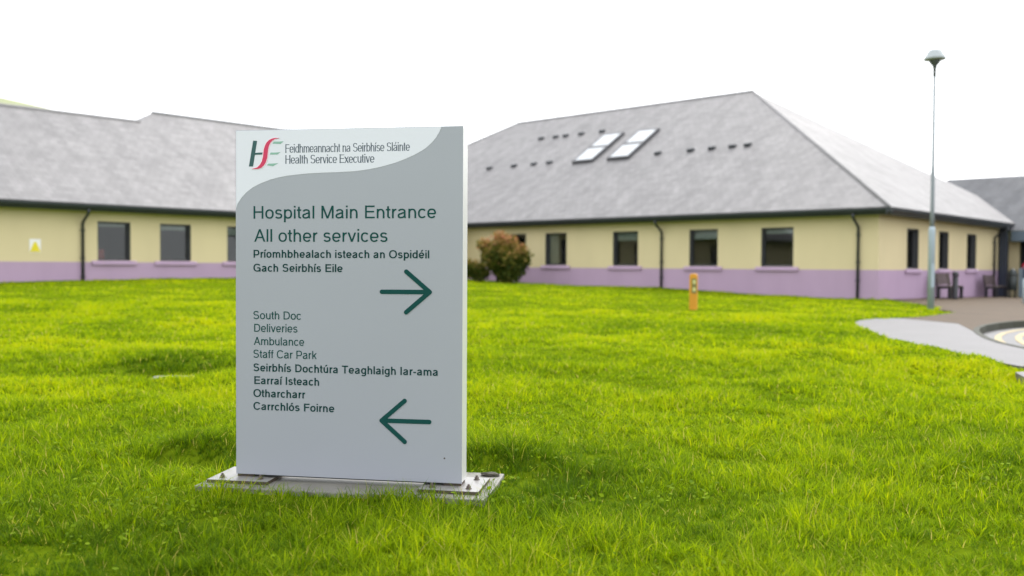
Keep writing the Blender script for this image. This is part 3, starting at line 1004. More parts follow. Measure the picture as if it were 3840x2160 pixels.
# ------------------------------------------------------------------ person in red at the door (cut by the frame edge)
def person(loc, rz_):
    r_ = empty("person", loc, rz_)
    tag(r_, "person in a red top and dark jeans standing behind the blue barrier", "person")
    me = bpy.data.meshes.new("body")
    J = {  # joint: position, radius x, y
        'pelvis': ((0, 0, .95), .155, .11), 'waist': ((0, 0, 1.08), .14, .105), 'chest': ((0, .0, 1.28), .165, .115),
        'should': ((0, 0, 1.42), .13, .09), 'neck': ((0, 0, 1.50), .058, .058), 'head0': ((0, -.02, 1.56), .07, .08),
        'head1': ((0, -.02, 1.65), .078, .098), 'head2': ((0, -.01, 1.73), .06, .075),
        'shL': ((-.19, 0, 1.41), .062, .06), 'elL': ((-.25, .02, 1.13), .046, .046), 'wrL': ((-.22, -.12, .90), .030, .030),
        'hdL': ((-.215, -.16, .83), .034, .022),
        'shR': ((.19, 0, 1.41), .062, .06), 'elR': ((.25, .02, 1.13), .046, .046), 'wrR': ((.22, -.12, .90), .030, .030),
        'hdR': ((.215, -.16, .83), .034, .022),
        'hpL': ((-.1, 0, .88), .095, .10), 'knL': ((-.11, -.02, .48), .062, .065), 'akL': ((-.11, .01, .09), .042, .045), 'ftL': ((-.12, -.14, .035), .04, .03),
        'hpR': ((.1, 0, .88), .095, .10), 'knR': ((.11, -.02, .48), .062, .065), 'akR': ((.11, .01, .09), .042, .045), 'ftR': ((.12, -.14, .035), .04, .03)}
    E_ = [('pelvis', 'waist'), ('waist', 'chest'), ('chest', 'should'), ('should', 'neck'), ('neck', 'head0'), ('head0', 'head1'), ('head1', 'head2'),
          ('should', 'shL'), ('shL', 'elL'), ('elL', 'wrL'), ('wrL', 'hdL'), ('should', 'shR'), ('shR', 'elR'), ('elR', 'wrR'), ('wrR', 'hdR'),
          ('pelvis', 'hpL'), ('hpL', 'knL'), ('knL', 'akL'), ('akL', 'ftL'), ('pelvis', 'hpR'), ('hpR', 'knR'), ('knR', 'akR'), ('akR', 'ftR')]
    for sfx, sx in (('L', -1), ('R', 1)):           # five fingers per hand
        bx_, by_, bz_ = J['hd' + sfx][0]
        for k, (oy, ln) in enumerate(((-.027, .065), (-.009, .075), (.009, .07), (.027, .055))):
            a_, b_ = f'f{sfx}{k}a', f'f{sfx}{k}b'
            J[a_] = ((bx_, by_ + oy - .01, bz_ - .03), .009, .009)
            J[b_] = ((bx_ - sx * .015, by_ + oy - .02, bz_ - .03 - ln), .007, .007)
            E_ += [('hd' + sfx, a_), (a_, b_)]
        J[f't{sfx}'] = ((bx_ - sx * .02, by_ - .05, bz_ - .02), .010, .010)
        E_.append(('hd' + sfx, f't{sfx}'))
    names = list(J)
    me.from_pydata([J[n][0] for n in names], [(names.index(a), names.index(b)) for a, b in E_], [])
    o = bpy.data.objects.new("body", me)
    COL.objects.link(o)
    sk = o.modifiers.new("skin", 'SKIN')
    sk.use_smooth_shade = True
    for i, n in enumerate(names):
        me.skin_vertices[0].data[i].radius = J[n][1:3]
        me.skin_vertices[0].data[i].use_root = (n == 'pelvis')
    o.modifiers.new("sub", 'SUBSURF').levels = 2
    dg = bpy.context.evaluated_depsgraph_get()
    m2 = bpy.data.meshes.new_from_object(o.evaluated_get(dg))
    bpy.data.objects.remove(o)
    m2.name = "body"
    for k in ('skin', 'red', 'jeans', 'shoe'): m2.materials.append(M[k])
    for p in m2.polygons:
        c = p.center
        arm = abs(c.x) > .17 and c.z > .78
        if c.z > 1.485 or (arm and c.z < .9): p.material_index = 0
        elif arm or c.z > .93: p.material_index = 1
        elif c.z > .1: p.material_index = 2
        else: p.material_index = 3
        p.use_smooth = True
    o = bpy.data.objects.new("body", m2)
    COL.objects.link(o); o.parent = r_
    mb = MB()                                     # hair cap over crown and back of the head
    prof = [(.098, 1.63), (.108, 1.69), (.10, 1.75), (.07, 1.79), (.02, 1.805)]
    mb.lathe(prof, 20, c=(0, .015)); mb.build("hair", M['hair'], r_)
    for sx in (-1, 1):
        mb = MB()
        mb.lathe([(.004, 1.655), (.010, 1.66), (.010, 1.668), (.004, 1.673)], 8, c=(sx * .03, -.105))
        mb.build("eye", M['hair'], r_)
    mb = MB()
    mb.add([(-.012, -.108, 1.615), (.012, -.108, 1.615), (0, -.108, 1.66), (0, -.135, 1.62)], [(0, 1, 3), (1, 2, 3), (2, 0, 3), (0, 2, 1)])
    mb.build("nose", M['skin'], r_)
    return r_
pp = bl(1.12, 13.75)
person((*pp, float(T0(*pp)) + .016), math.radians(10))

# ------------------------------------------------------------------ shrub by the wall
def leaf_cloud(n, centers, size, tintf):
    """n leaf quads spread through blobs; centers: (x,y,z,r,rz)"""
    C_ = np.array(centers)
    w_ = (C_[:, 3] ** 2 * C_[:, 4]); w_ /= w_.sum()
    ci = rng.choice(len(C_), n, p=w_)
    d = rng.normal(size=(n, 3)); d /= np.linalg.norm(d, axis=1)[:, None]
    rad = rng.random(n) ** .45
    P = C_[ci, :3] + d * rad[:, None] * np.c_[C_[ci, 3], C_[ci, 3], C_[ci, 4]]
    P = P[P[:, 2] > .03]
    n = len(P)
    t = rng.normal(size=(n, 3)) + np.array([0, 0, .8]); t /= np.linalg.norm(t, axis=1)[:, None]
    q = np.cross(t, rng.normal(size=(n, 3))); q /= np.linalg.norm(q, axis=1)[:, None]
    L = size * (.6 + .8 * rng.random(n))[:, None]
    Wd = L * .22
    v = np.stack([P, P + t * L * .5 + q * Wd, P + t * L, P + t * L * .5 - q * Wd], 1).reshape(-1, 3)
    f = np.arange(4 * n).reshape(n, 4)
    return v, f, np.repeat(tintf(P), 4)
def make_shrub(loc, blobs, n, size, hmax, label, group=None):
    r_ = empty("shrub", loc)
    tag(r_, label, "shrub", group)
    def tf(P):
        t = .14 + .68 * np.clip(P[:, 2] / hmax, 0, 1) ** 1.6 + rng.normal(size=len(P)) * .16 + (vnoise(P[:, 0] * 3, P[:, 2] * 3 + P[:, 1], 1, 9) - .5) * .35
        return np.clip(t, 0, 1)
    v, f, t = leaf_cloud(n, blobs, size, tf)
    np_mesh("crown", v, f, M['shrub'], False, {'tint': t}, r_)
    for k in range(7):
        b = blobs[k % len(blobs)]
        mb = MB()
        mb.tube([(rng.normal() * .12, rng.normal() * .08, -.1), (b[0] * .5, b[1] * .5, b[2] * .5), (b[0], b[1], b[2])], [.035, .022, .006], 7)
        mb.build("stem", M['bark'], r_)
    return r_
sx, sy = -.36, 37.2
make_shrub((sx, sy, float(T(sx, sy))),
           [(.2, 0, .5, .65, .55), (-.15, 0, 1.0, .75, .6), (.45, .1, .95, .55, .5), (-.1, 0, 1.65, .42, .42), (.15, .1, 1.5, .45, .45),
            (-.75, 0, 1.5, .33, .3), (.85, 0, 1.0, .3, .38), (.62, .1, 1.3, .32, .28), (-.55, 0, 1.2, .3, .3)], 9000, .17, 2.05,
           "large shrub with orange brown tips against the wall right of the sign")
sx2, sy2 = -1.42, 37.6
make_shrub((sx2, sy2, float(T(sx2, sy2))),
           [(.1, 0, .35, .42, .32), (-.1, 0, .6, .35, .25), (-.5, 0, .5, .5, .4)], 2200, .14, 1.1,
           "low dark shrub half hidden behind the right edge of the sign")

# ------------------------------------------------------------------ the sign
S = empty("hospital_sign", (SL[0], SL[1], -.056), math.atan2(SD[1], SD[0]))
tag(S, "tall grey hospital direction sign with green lettering and arrows on the lawn", "sign")
SW, SH, SDp = 1.2215, 1.8065, .118
mb = MB(); mb.box(.0015, SW - .0015, .004, SDp, .0, SH - .002)
mb.build("body", M['signside'], S, bevel=.003)
mb = MB(); mb.box(0, SW, 0, .0035, -.002, SH)
mb.build("front_panel", M['signgrey'], S, bevel=.0012)
def sz(z): return z
# pale header with its S-shaped lower edge (world heights measured off the sign)
sw = [(0, 1.398), (.012, 1.425), (.036, 1.457), (.06, 1.481), (.094, 1.506), (.14, 1.528), (.191, 1.546), (.24, 1.558), (.287, 1.566), (.363, 1.574), (.43, 1.578), (.495, 1.580),
      (.56, 1.5815), (.633, 1.584), (.68, 1.588), (.726, 1.594), (.772, 1.602), (.818, 1.612), (.865, 1.625), (.91, 1.640), (.971, 1.665), (1.01, 1.686), (1.035, 1.703),
      (1.06, 1.725), (1.08, 1.748), (1.097, 1.775), (1.107, 1.797)]
mb = MB()
e = .003
hd = [(a + (e if a == 0 else 0), sz(z)) for a, z in sw] + [(1.1085, SH - e), (e, SH - e)]
mb.prism(hd, -.0011, .0002, axis='y')
mb.build("header_panel", M['signpale'], S)

# ---- lettering drawn from strokes: a plain grotesque, and a serif variant with thick and thin strokes
def _el(cx, cy, rx, ry, a0, a1, n=None):
    n = n or max(6, int(abs(a1 - a0) / 9))
    o = []
    for k in range(n + 1):
        a = math.radians(a0 + (a1 - a0) * k / n)
        c, s_ = math.cos(a), math.sin(a)
        o.append((cx + rx * math.copysign(abs(c) ** .87, c), cy + ry * math.copysign(abs(s_) ** .87, s_)))
    return o
ACC = {'í': 'i', 'é': 'e', 'ú': 'u', 'ó': 'o', 'á': 'a'}
def glyph(ch, w):
    """advance width and strokes, cap height 718, x height 523; 'p' path, 'c' closed path, 'd' slanted bar with level ends"""
    h = w / 2; X, CA, ov = 523, 718, 12
    P = lambda *pts: ('p', list(pts))
    if ch in ACC:
        adv, st = glyph(ACC[ch], w)
        if ACC[ch] == 'i': st = st[:1]
        x = adv / 2
        return adv, st + [('d', (x - 10, 590), (x + 85, 745))]
    xs = 66 + h
    if ch == ' ': return 268, []
    if ch == '-': return 333, [P((45, 255), (288, 255))]
    if ch == 'l': return 222, [P((111, 0), (111, CA))]
    if ch == 'I': return 278, [P((139, 0), (139, CA))]
    if ch == 'i': return 222, [P((111, 0), (111, X)), P((111, CA - 92), (111, CA))]
    if ch == 'o': return 556, [('c', _el(278, X / 2, 240 - h, X / 2 + ov - h, 0, 360, 36)[:-1])]
    if ch == 'O': return 778, [('c', _el(389, 359, 350 - h, 359 + ov - h, 0, 360, 44)[:-1])]
    if ch in 'nh':
        xr, ry = 490 - h, 215; yc = X + ov - h - ry
        return 556, [P((xs, 0), (xs, CA if ch == 'h' else X)), ('p', _el((xs + xr) / 2, yc, (xr - xs) / 2, ry, 172, 0) + [(xr, 0)])]
    if ch == 'm':
        xm, xr, ry = 416, 767 - h, 200; yc = X + ov - h - ry
        return 833, [P((xs, 0), (xs, X)), ('p', _el((xs + xm) / 2, yc, (xm - xs) / 2, ry, 172, 0) + [(xm, 0)]),
                     ('p', _el((xm + xr) / 2, yc, (xr - xm) / 2, ry, 172, 0) + [(xr, 0)])]
    if ch == 'u':
        xr, ry = 490 - h, 215; yc = -ov + h + ry
        return 556, [P((xr, 0), (xr, X)), ('p', [(xs, X)] + _el((xs + xr) / 2, yc, (xr - xs) / 2, ry, 180, 352))]
    if ch == 'r':
        return 340, [P((xs, 0), (xs, X)), ('p', _el(xs + 205, X + ov - h - 235, 205, 235, 176, 92))]
    if ch in 'bp':
        st = P((58 + h, 0 if ch == 'b' else -207), (58 + h, CA if ch == 'b' else X))
        return 556, [st, ('c', _el(288, X / 2, 230 - h, X / 2 + ov - h, 0, 360, 36)[:-1])]
    if ch == 'd':
        return 556, [P((498 - h, 0), (498 - h, CA)), ('c', _el(268, X / 2, 230 - h, X / 2 + ov - h, 0, 360, 36)[:-1])]
    if ch == 'g':
        xr = 498 - h
        return 556, [('p', [(xr, X)] + _el((52 + h + xr) / 2, -45, (xr - 52 - h) / 2, 165 - h, 0, -158)), ('c', _el(268, X / 2 + 5, 230 - h, X / 2 + ov - h - 5, 0, 360, 36)[:-1])]
    if ch == 'a':
        xr = 468 - h; cx = (58 + h + xr) / 2
        rb = 140 + ov - h
        return 556, [('p', _el(cx, 365, (xr - 58 - h) / 2, X + ov - h - 365, 168, 0) + [(xr, 95)] + _el(xr + 62, 95, 62, 95 - h + 6, 180, 268, 6)),
                     ('p', [(xr, 318), (xr - 60, 300), (300, 292), (205, 140 + rb)] + _el(205, 140, 168 - h, rb, 90, 270) + _el(205, 190, xr - 205, 190 + ov - h, 270, 352))]
    if ch == 'c': return 500, [('p', _el(262, X / 2, 230 - h, X / 2 + ov - h, 40, 320))]
    if ch == 'C': return 722, [('p', _el(380, 359, 334 - h, 359 + ov - h, 36, 324))]
    if ch == 'G':
        return 778, [('p', _el(395, 359, 348 - h, 359 + ov - h, 38, 338)), P((410, 340), (706 - h, 340)), P((706 - h, 341), (706 - h, 0))]
    if ch == 'e':
        return 556, [P((44 + h, 250), (514 - h, 250)), ('p', _el(278, X / 2, 238 - h, X / 2 + ov - h, -3, 322))]
    if ch in 'sS':
        T_ = X if ch == 's' else CA; cx = 246 if ch == 's' else 334
        ru, rl = (192, 208) if ch == 's' else (252, 272)
        mid = T_ * .515
        r1, r2 = (T_ + ov - h - mid) / 2, (mid + ov - h) / 2
        return (500 if ch == 's' else 667), [('p', _el(cx, mid + r1, ru - h, r1, 20, 262) + _el(cx, mid - r2, rl - h, r2, 82, -160))]
    if ch == 't': return 284, [('p', [(130, 668), (130, 125)] + _el(232, 125, 102, 125 - h + 8, 180, 278)), P((14, X - h), (258, X - h))]
    if ch == 'f': return 284, [('p', [(125, 0), (125, 590)] + _el(228, 590, 103, CA + 10 - 590 - h, 180, 84)), P((14, X - h), (258, X - h))]
    if ch == 'k': return 510, [P((xs, 0), (xs, CA)), ('d', (xs + 20, 185), (440, X)), ('d', (440, 0), (235, 345))]
    if ch == 'v': return 500, [('d', (250, 0), (62, X)), ('d', (250, 0), (438, X))]
    if ch == 'x': return 500, [('d', (60, 0), (440, X)), ('d', (440, 0), (60, X))]
    if ch == 'A': return 667, [('d', (62, 0), (333, CA)), ('d', (604, 0), (333, CA)), P((150, 245), (516, 245))]
    if ch == 'D':
        x0 = 86 + h
        return 722, [P((x0, 0), (x0, CA)), ('p', [(x0, CA - h), (330, CA - h)] + _el(330, 359, 345 - h, 359 - h, 90, -90) + [(x0, h)])]
    if ch in 'EF':
        x0, x1 = 86 + h, 612 if ch == 'E' else 580
        st = [P((x0, 0), (x0, CA)), P((x0, CA - h), (x1, CA - h)), P((x0, 372), (x1 - 30, 372))]
        if ch == 'E': st.append(P((x0, h), (x1 + 8, h)))
        return (667 if ch == 'E' else 611), st
    if ch == 'H': return 722, [P((80 + h, 0), (80 + h, CA)), P((642 - h, 0), (642 - h, CA)), P((80 + h, 378), (642 - h, 378))]
    if ch == 'M': return 833, [P((76 + h, 0), (76 + h, CA)), P((757 - h, 0), (757 - h, CA)), ('d', (416, 0), (90 + h, CA)), ('d', (417, 0), (743 - h, CA))]
    if ch == 'P':
        x0, r_ = 86 + h, 197
        return 667, [P((x0, 0), (x0, CA)), ('p', [(x0, CA - h), (390, CA - h)] + _el(390, CA - h - r_, 232 - h, r_, 90, -90) + [(x0, CA - h - 2 * r_)])]
    if ch == 'T': return 611, [P((21, CA - h), (590, CA - h)), P((305, 0), (305, CA))]
    raise KeyError(ch)

def stroke_poly(kind, pts, wv, wh):
    """left and right outlines of one stroke"""
    if kind == 'd':
        (x0, y0), (x1, y1) = pts
        L = math.hypot(x1 - x0, y1 - y0)
        lean = (x1 - x0) * (y1 - y0)
        w = wv if (wv == wh or lean < 0) else (wv * .35 + wh * .65)
        k = w / 2 * L / abs(y1 - y0)
        return [(x0 - k, y0), (x1 - k, y1)], [(x0 + k, y0), (x1 + k, y1)], False
    closed = kind == 'c'
    pts = [p for i, p in enumerate(pts) if i == 0 or math.hypot(p[0] - pts[i - 1][0], p[1] - pts[i - 1][1]) > 1]
    n = len(pts)
    Lf, Rt = [], []
    def nrm(a, b):
        d = math.hypot(b[0] - a[0], b[1] - a[1]) or 1
        return (-(b[1] - a[1]) / d, (b[0] - a[0]) / d)
    for i, p in enumerate(pts):
        a = pts[i - 1] if (i > 0 or closed) else None
        b = pts[(i + 1) % n] if (i < n - 1 or closed) else None
        ns = [nrm(a, p)] if a else []
        if b: ns.append(nrm(p, b))
        mx, my = sum(q[0] for q in ns), sum(q[1] for q in ns)
        l_ = math.hypot(mx, my) or 1
        mx, my = mx / l_, my / l_
        w = math.hypot(wv * mx, wh * my)
        k = w / 2 / max(.6, mx * ns[0][0] + my * ns[0][1])
        Lf.append((p[0] + mx * k, p[1] + my * k)); Rt.append((p[0] - mx * k, p[1] - my * k))
    return Lf, Rt, closed

def text_obj(txt, x0, x1, base, cap, material, wv=93, wh=None, serif=False, depth=.0011, y=-.0013, name="lettering"):
    """one line of lettering in the sign's plane, each word a part of its own"""
    wh = wh or wv * .9
    words, pen, cur = [], 0, []
    lo, hi = 1e9, -1e9
    for ch in txt:
        adv, st = glyph(ch, wv if not serif else (wv + wh) / 2)
        if serif: adv *= .95
        if ch == ' ':
            words.append(cur); cur = []
        for kind, *pts in st:
            pts = pts[0] if kind != 'd' else pts
            l_, r_, c_ = stroke_poly(kind, pts, wv, wh)
            cur.append(([(p[0] + pen, p[1]) for p in l_], [(p[0] + pen, p[1]) for p in r_], c_))
            if serif and kind in 'pd':
                for (sx_, sy_), oth in ((pts[0], pts[1]), (pts[-1], pts[-2])):
                    if (abs(oth[0] - sx_) < 1 or kind == 'd') and min(abs(sy_ - q) for q in (0, 523, 718)) < 2:
                        yb = sy_ if sy_ < 5 else sy_ - 30
                        xa, xb = (sx_ - 82, sx_ + 82) if sy_ < 5 or kind == 'd' else (sx_ - 95, sx_ + 20)
                        if ch in 'HFEIx' : xa, xb = sx_ - 82, sx_ + 82
                        cur.append(([(xa + pen, yb + 30), (xb + pen, yb + 30)], [(xa + pen, yb), (xb + pen, yb)], False))
        pen += adv
    words.append(cur)
    allx = [p[0] for wd in words for l_, r_, c_ in wd for p in l_ + r_]
    lo, hi = min(allx), max(allx)
    kx, kz = (x1 - x0) / (hi - lo), cap / 718
    for wd in words:
        mb = MB()
        for i, (l_, r_, c_) in enumerate(wd):
            n = len(l_)
            yf = y - .00003 * (i % 7)
            Q = lambda p, yy: (x0 + (p[0] - lo) * kx, yy, base + p[1] * kz)
            vs = [Q(p, yf) for p in l_] + [Q(p, yf) for p in r_] + [Q(p, y + depth) for p in l_] + [Q(p, y + depth) for p in r_]
            fs = []
            for k in range(n if c_ else n - 1):
                k2 = (k + 1) % n
                fs += [(k, k2, n + k2, n + k), (k, 2 * n + k, 2 * n + k2, k2), (n + k, n + k2, 3 * n + k2, 3 * n + k)]
            if not c_:
                fs += [(0, n, 3 * n, 2 * n), (n - 1, 3 * n - 1, 4 * n - 1, 2 * n - 1)]
            mb.add(vs, fs)
        mb.build(name, material, S)
G, GB = M['green'], M['greenbold']
text_obj("Hospital Main Entrance", .100, 1.083, sz(1.344), .0655, G)
text_obj("All other services", .104, .828, sz(1.2235), .0655, G)
text_obj("Príomhbhealach isteach an Ospidéil", .100, 1.048, sz(1.140), .041, GB, 122, 108)
text_obj("Gach Seirbhís Eile", .099, .588, sz(1.067), .041, GB, 122, 108)
text_obj("South Doc", .099, .361, sz(.818), .042, M['green'])
text_obj("Deliveries", .103, .342, sz(.751), .042, M['green'])
text_obj("Ambulance", .101, .379, sz(.682), .042, M['green'])
text_obj("Staff Car Park", .099, .448, sz(.6145), .042, M['green'])
text_obj("Seirbhís Dochtúra Teaghlaigh Iar-ama", .099, 1.094, sz(.5435), .041, GB, 122, 108)
text_obj("Earraí Isteach", .103, .461, sz(.476), .041, GB, 122, 108)
text_obj("Otharcharr", .098, .385, sz(.408), .041, GB, 122, 108)
text_obj("Carrchlós Foirne", .098, .544, sz(.340), .041, GB, 122, 108)
text_obj("Feidhmeannacht na Seirbhíse Sláinte", .276, .945, sz(1.685), .0445, M['slatetext'], 125, 55, True)
text_obj("Health Service Executive", .276, .758, sz(1.628), .0445, M['slatetext'], 125, 55, True)

def capsule(mb, p, q, r_, y0, y1, n=10):
    p, q = np.array(p), np.array(q)
    d = (q - p) / np.linalg.norm(q - p)
    a = math.atan2(d[1], d[0])
    pts = [(q[0] + r_ * math.cos(a - math.pi / 2 + math.pi * k / n), q[1] + r_ * math.sin(a - math.pi / 2 + math.pi * k / n)) for k in range(n + 1)]
    pts += [(p[0] + r_ * math.cos(a + math.pi / 2 + math.pi * k / n), p[1] + r_ * math.sin(a + math.pi / 2 + math.pi * k / n)) for k in range(n + 1)]
    mb.prism(pts, y0, y1, axis='y')
def arrow(tip, tail, b0, b1):
    mb = MB(); r_ = .0115
    capsule(mb, tail, (tip[0] - .0, tip[1]), r_, -.0020, -.0004)
    capsule(mb, b0, tip, r_, -.0024, -.0004)
    capsule(mb, b1, tip, r_, -.0028, -.0004)
    mb.build("arrow", G, S)
arrow((1.051, sz(.969)), (.799, sz(.968)), (.928, sz(1.072)), (.928, sz(.865)))
arrow((.799, sz(.306)), (1.051, sz(.307)), (.921, sz(.411)), (.922, sz(.201)))

# emblem: teal H, crimson S swoosh, sage E bars
em = MB()
em.prism([(.075, sz(1.6165)), (.098, sz(1.6165)), (.1205, sz(1.749)), (.099, sz(1.751))], -.0022, -.0012, axis='y')
emb = em.build("emblem", M['teal'], S)
em = MB()
em.prism([(.106, sz(1.677)), (.149, sz(1.678)), (.151, sz(1.6885)), (.108, sz(1.6875))], -.0024, -.0012, axis='y')
em.build("crossbar", M['teal'], emb)
left = [(.093, 1.604), (.121, 1.6105), (.137, 1.625), (.148, 1.644), (.1545, 1.668), (.1565, 1.69), (.159, 1.706), (.165, 1.724), (.174, 1.740), (.188, 1.753), (.205, 1.7605), (.222, 1.763), (.242, 1.762)]
right = [(.093, 1.6025), (.125, 1.603), (.143, 1.608), (.158, 1.62), (.170, 1.638), (.178, 1.662), (.1805, 1.686), (.1825, 1.705), (.187, 1.722), (.195, 1.737), (.206, 1.749), (.222, 1.758), (.242, 1.7605)]
def sweep(l_, r_, y0, y1, grow=0.0):
    mb = MB()
    n = len(l_)
    lg = [(a - grow, sz(z) + grow * .3) for a, z in l_]
    rg = [(a + grow, sz(z) - grow * .3) for a, z in r_]
    vs = [(a, y0, z) for a, z in lg] + [(a, y0, z) for a, z in rg] + [(a, y1, z) for a, z in lg] + [(a, y1, z) for a, z in rg]
    fs = []
    for i in range(n - 1):
        fs += [(i, i + 1, n + i + 1, n + i), (2 * n + i, 3 * n + i, 3 * n + i + 1, 2 * n + i + 1), (i, 2 * n + i, 2 * n + i + 1, i + 1), (n + i, n + i + 1, 3 * n + i + 1, 3 * n + i)]
    mb.add(vs, fs)
    return mb
sweep(left, right, -.0027, -.0012, .0035).build("swoosh_edge", M['pink'], emb)
sweep(left, right, -.0034, -.0013).build("swoosh", M['crimson'], emb)
for q in ([(.206, 1.7335), (.250, 1.7315), (.268, 1.745), (.240, 1.7435), (.214, 1.7445)],
          [(.1905, 1.6775), (.232, 1.6765), (.250, 1.689), (.222, 1.687), (.196, 1.6875)],
          [(.174, 1.622), (.208, 1.616), (.238, 1.632), (.212, 1.6305), (.184, 1.630)]):
    em = MB(); em.prism([(a, sz(z)) for a, z in q], -.0020, -.0012, axis='y'); em.build("bar", M['mint'], emb)
mb = MB(); mb.lathe([(.0045, -.0016), (.0045, .001)], 10)
mb.build("screw_mark", M['rust'], S, loc=(1.131, 0, sz(.124)), rot=(math.radians(90), 0, 0))
# posts, base plates with bolts
for x0, x1 in ((-.12, .212), (1.015, 1.325)):
    mb = MB()
    mb.box(x0, x1, -.09, .218, -.034, -.0175, 1)
    mb.mi[1] = 0                                     # wet top face, rusty edges
    pl = mb.build("base_plate", [M['steel'], M['rust']], S)
    for bx_, by_ in ((x0 + .06, -.035), (x1 - .06, -.035), (x0 + .06, .165), (x1 - .06, .165)):
        bm_ = MB(); bm_.lathe([(.017, -.0185), (.017, -.015), (.012, -.015), (.012, -.004), (.007, -.004), (.007, .004), (.004, .006)], 6, c=(bx_, by_))
        bm_.build("bolt", M['rust'], pl)
    xm = (x0 + x1) / 2
    mb = MB(); mb.box(xm - .045, xm + .045, .015, .105, -.02, .03); mb.build("post", M['rust'], S)
mb = MB(); mb.box(.06, 1.16, .03, .09, -.014, -.001); mb.build("bottom_channel", M['gutter'], S)

# concrete pad under the sign
cp = MB()
pad = [(-.15, -.165), (.3, -.172), (.8, -.165), (1.37, -.17), (1.378, .1), (1.37, .405), (.6, .41), (-.15, .40)]
cp.prism([sl(a, b) for a, b in pad], -.25, -.0905)
tag(cp.build("concrete_pad", M['concrete'], bevel=.006), "flat concrete pad in the grass under the direction sign", "pad")
# dark clod of earth on the pad
cl = bmesh.new()
bmesh.ops.create_icosphere(cl, subdivisions=3, radius=1)
for v_ in cl.verts:
    k = .75 + .5 * float(vnoise(v_.co.x * 2 + 5, v_.co.y * 2 + v_.co.z * 1.5, .7, 21))
    v_.co = Vector((v_.co.x * .048 * k, v_.co.y * .03 * k, v_.co.z * .012 * k))
mec = bpy.data.meshes.new("soil_clod"); cl.to_mesh(mec); cl.free(); mec.materials.append(M['stone'])
oc = bpy.data.objects.new("soil_clod", mec); COL.objects.link(oc)
oc.location = (*sl(1.305, .335), -.082); oc.rotation_euler = (0, 0, -.1)
tag(oc, "dark clod of soil lying on the concrete pad right of the sign", "clod")
# drain cover in the hollow on the left
dz = float(T(*DRAIN))
mb = MB(); mb.box(-.22, .2, -.14, .14, -.05, .035)
dc = mb.build("drain_cover", M['concrete'], bevel=.012, loc=(*DRAIN, dz), rot=(0, 0, .1))
tag(dc, "small buried concrete drain cover in the dark hollow left of the sign", "drain cover")

# ------------------------------------------------------------------ grass blades
def lawn_mask(x, y, margin=.02):
    ok = np.ones(x.shape, bool)
    ins = np.zeros(x.shape, bool)
    for poly in (path_poly, buff_poly, road_poly):
        ins |= in_poly(x, y, poly) | ((seg_dist(x, y, poly) < .06) & (seg_dist(x, y, lawn_edge, False) > .1))
    ok &= ~(ins & (seg_dist(x, y, lawn_edge, False) > .05))
    ok &= ~(in_poly(x, y, slab_rect) & (seg_dist(x, y, slab_rect) > .045))
    ok &= ~((np.abs(x - DRAIN[0]) < .2) & (np.abs(y - DRAIN[1]) < .13))
    ok &= ~in_poly(x, y, ds)
    # building
    xl = (x - CX) * U[0] + (y - CY) * U[1]
    yl = (x - CX) * V[0] + (y - CY) * V[1]
    ok &= ~((yl > -.03) & (xl < .05))
    ok &= ~((xl < -DL + .05))
    return ok
def scatter(n, d0, d1, half=.92, power=1.0):
    """n points between distances d0 and d1, denser near the camera"""
    k = 2 - power
    D = (rng.random(n) * (d1 ** k - d0 ** k) + d0 ** k) ** (1 / k)
    a = (rng.random(n) * 2 - 1) * half
    return np.c_[D * a, D]
def tufts(n, d0, d1, per, rad):
    c = scatter(n // per, d0, d1)
    k = rng.poisson(per, len(c)) + 1
    ci = np.repeat(np.arange(len(c)), k)
    r_ = np.abs(rng.normal(size=len(ci))) * rad
    a = rng.random(len(ci)) * 2 * np.pi
    sc = (.6 + .8 * rng.random(len(c)))[ci]
    off = np.c_[np.cos(a), np.sin(a)] * (r_ * sc)[:, None]
    return c[ci] + off, a, rng.normal(size=len(c))[ci]
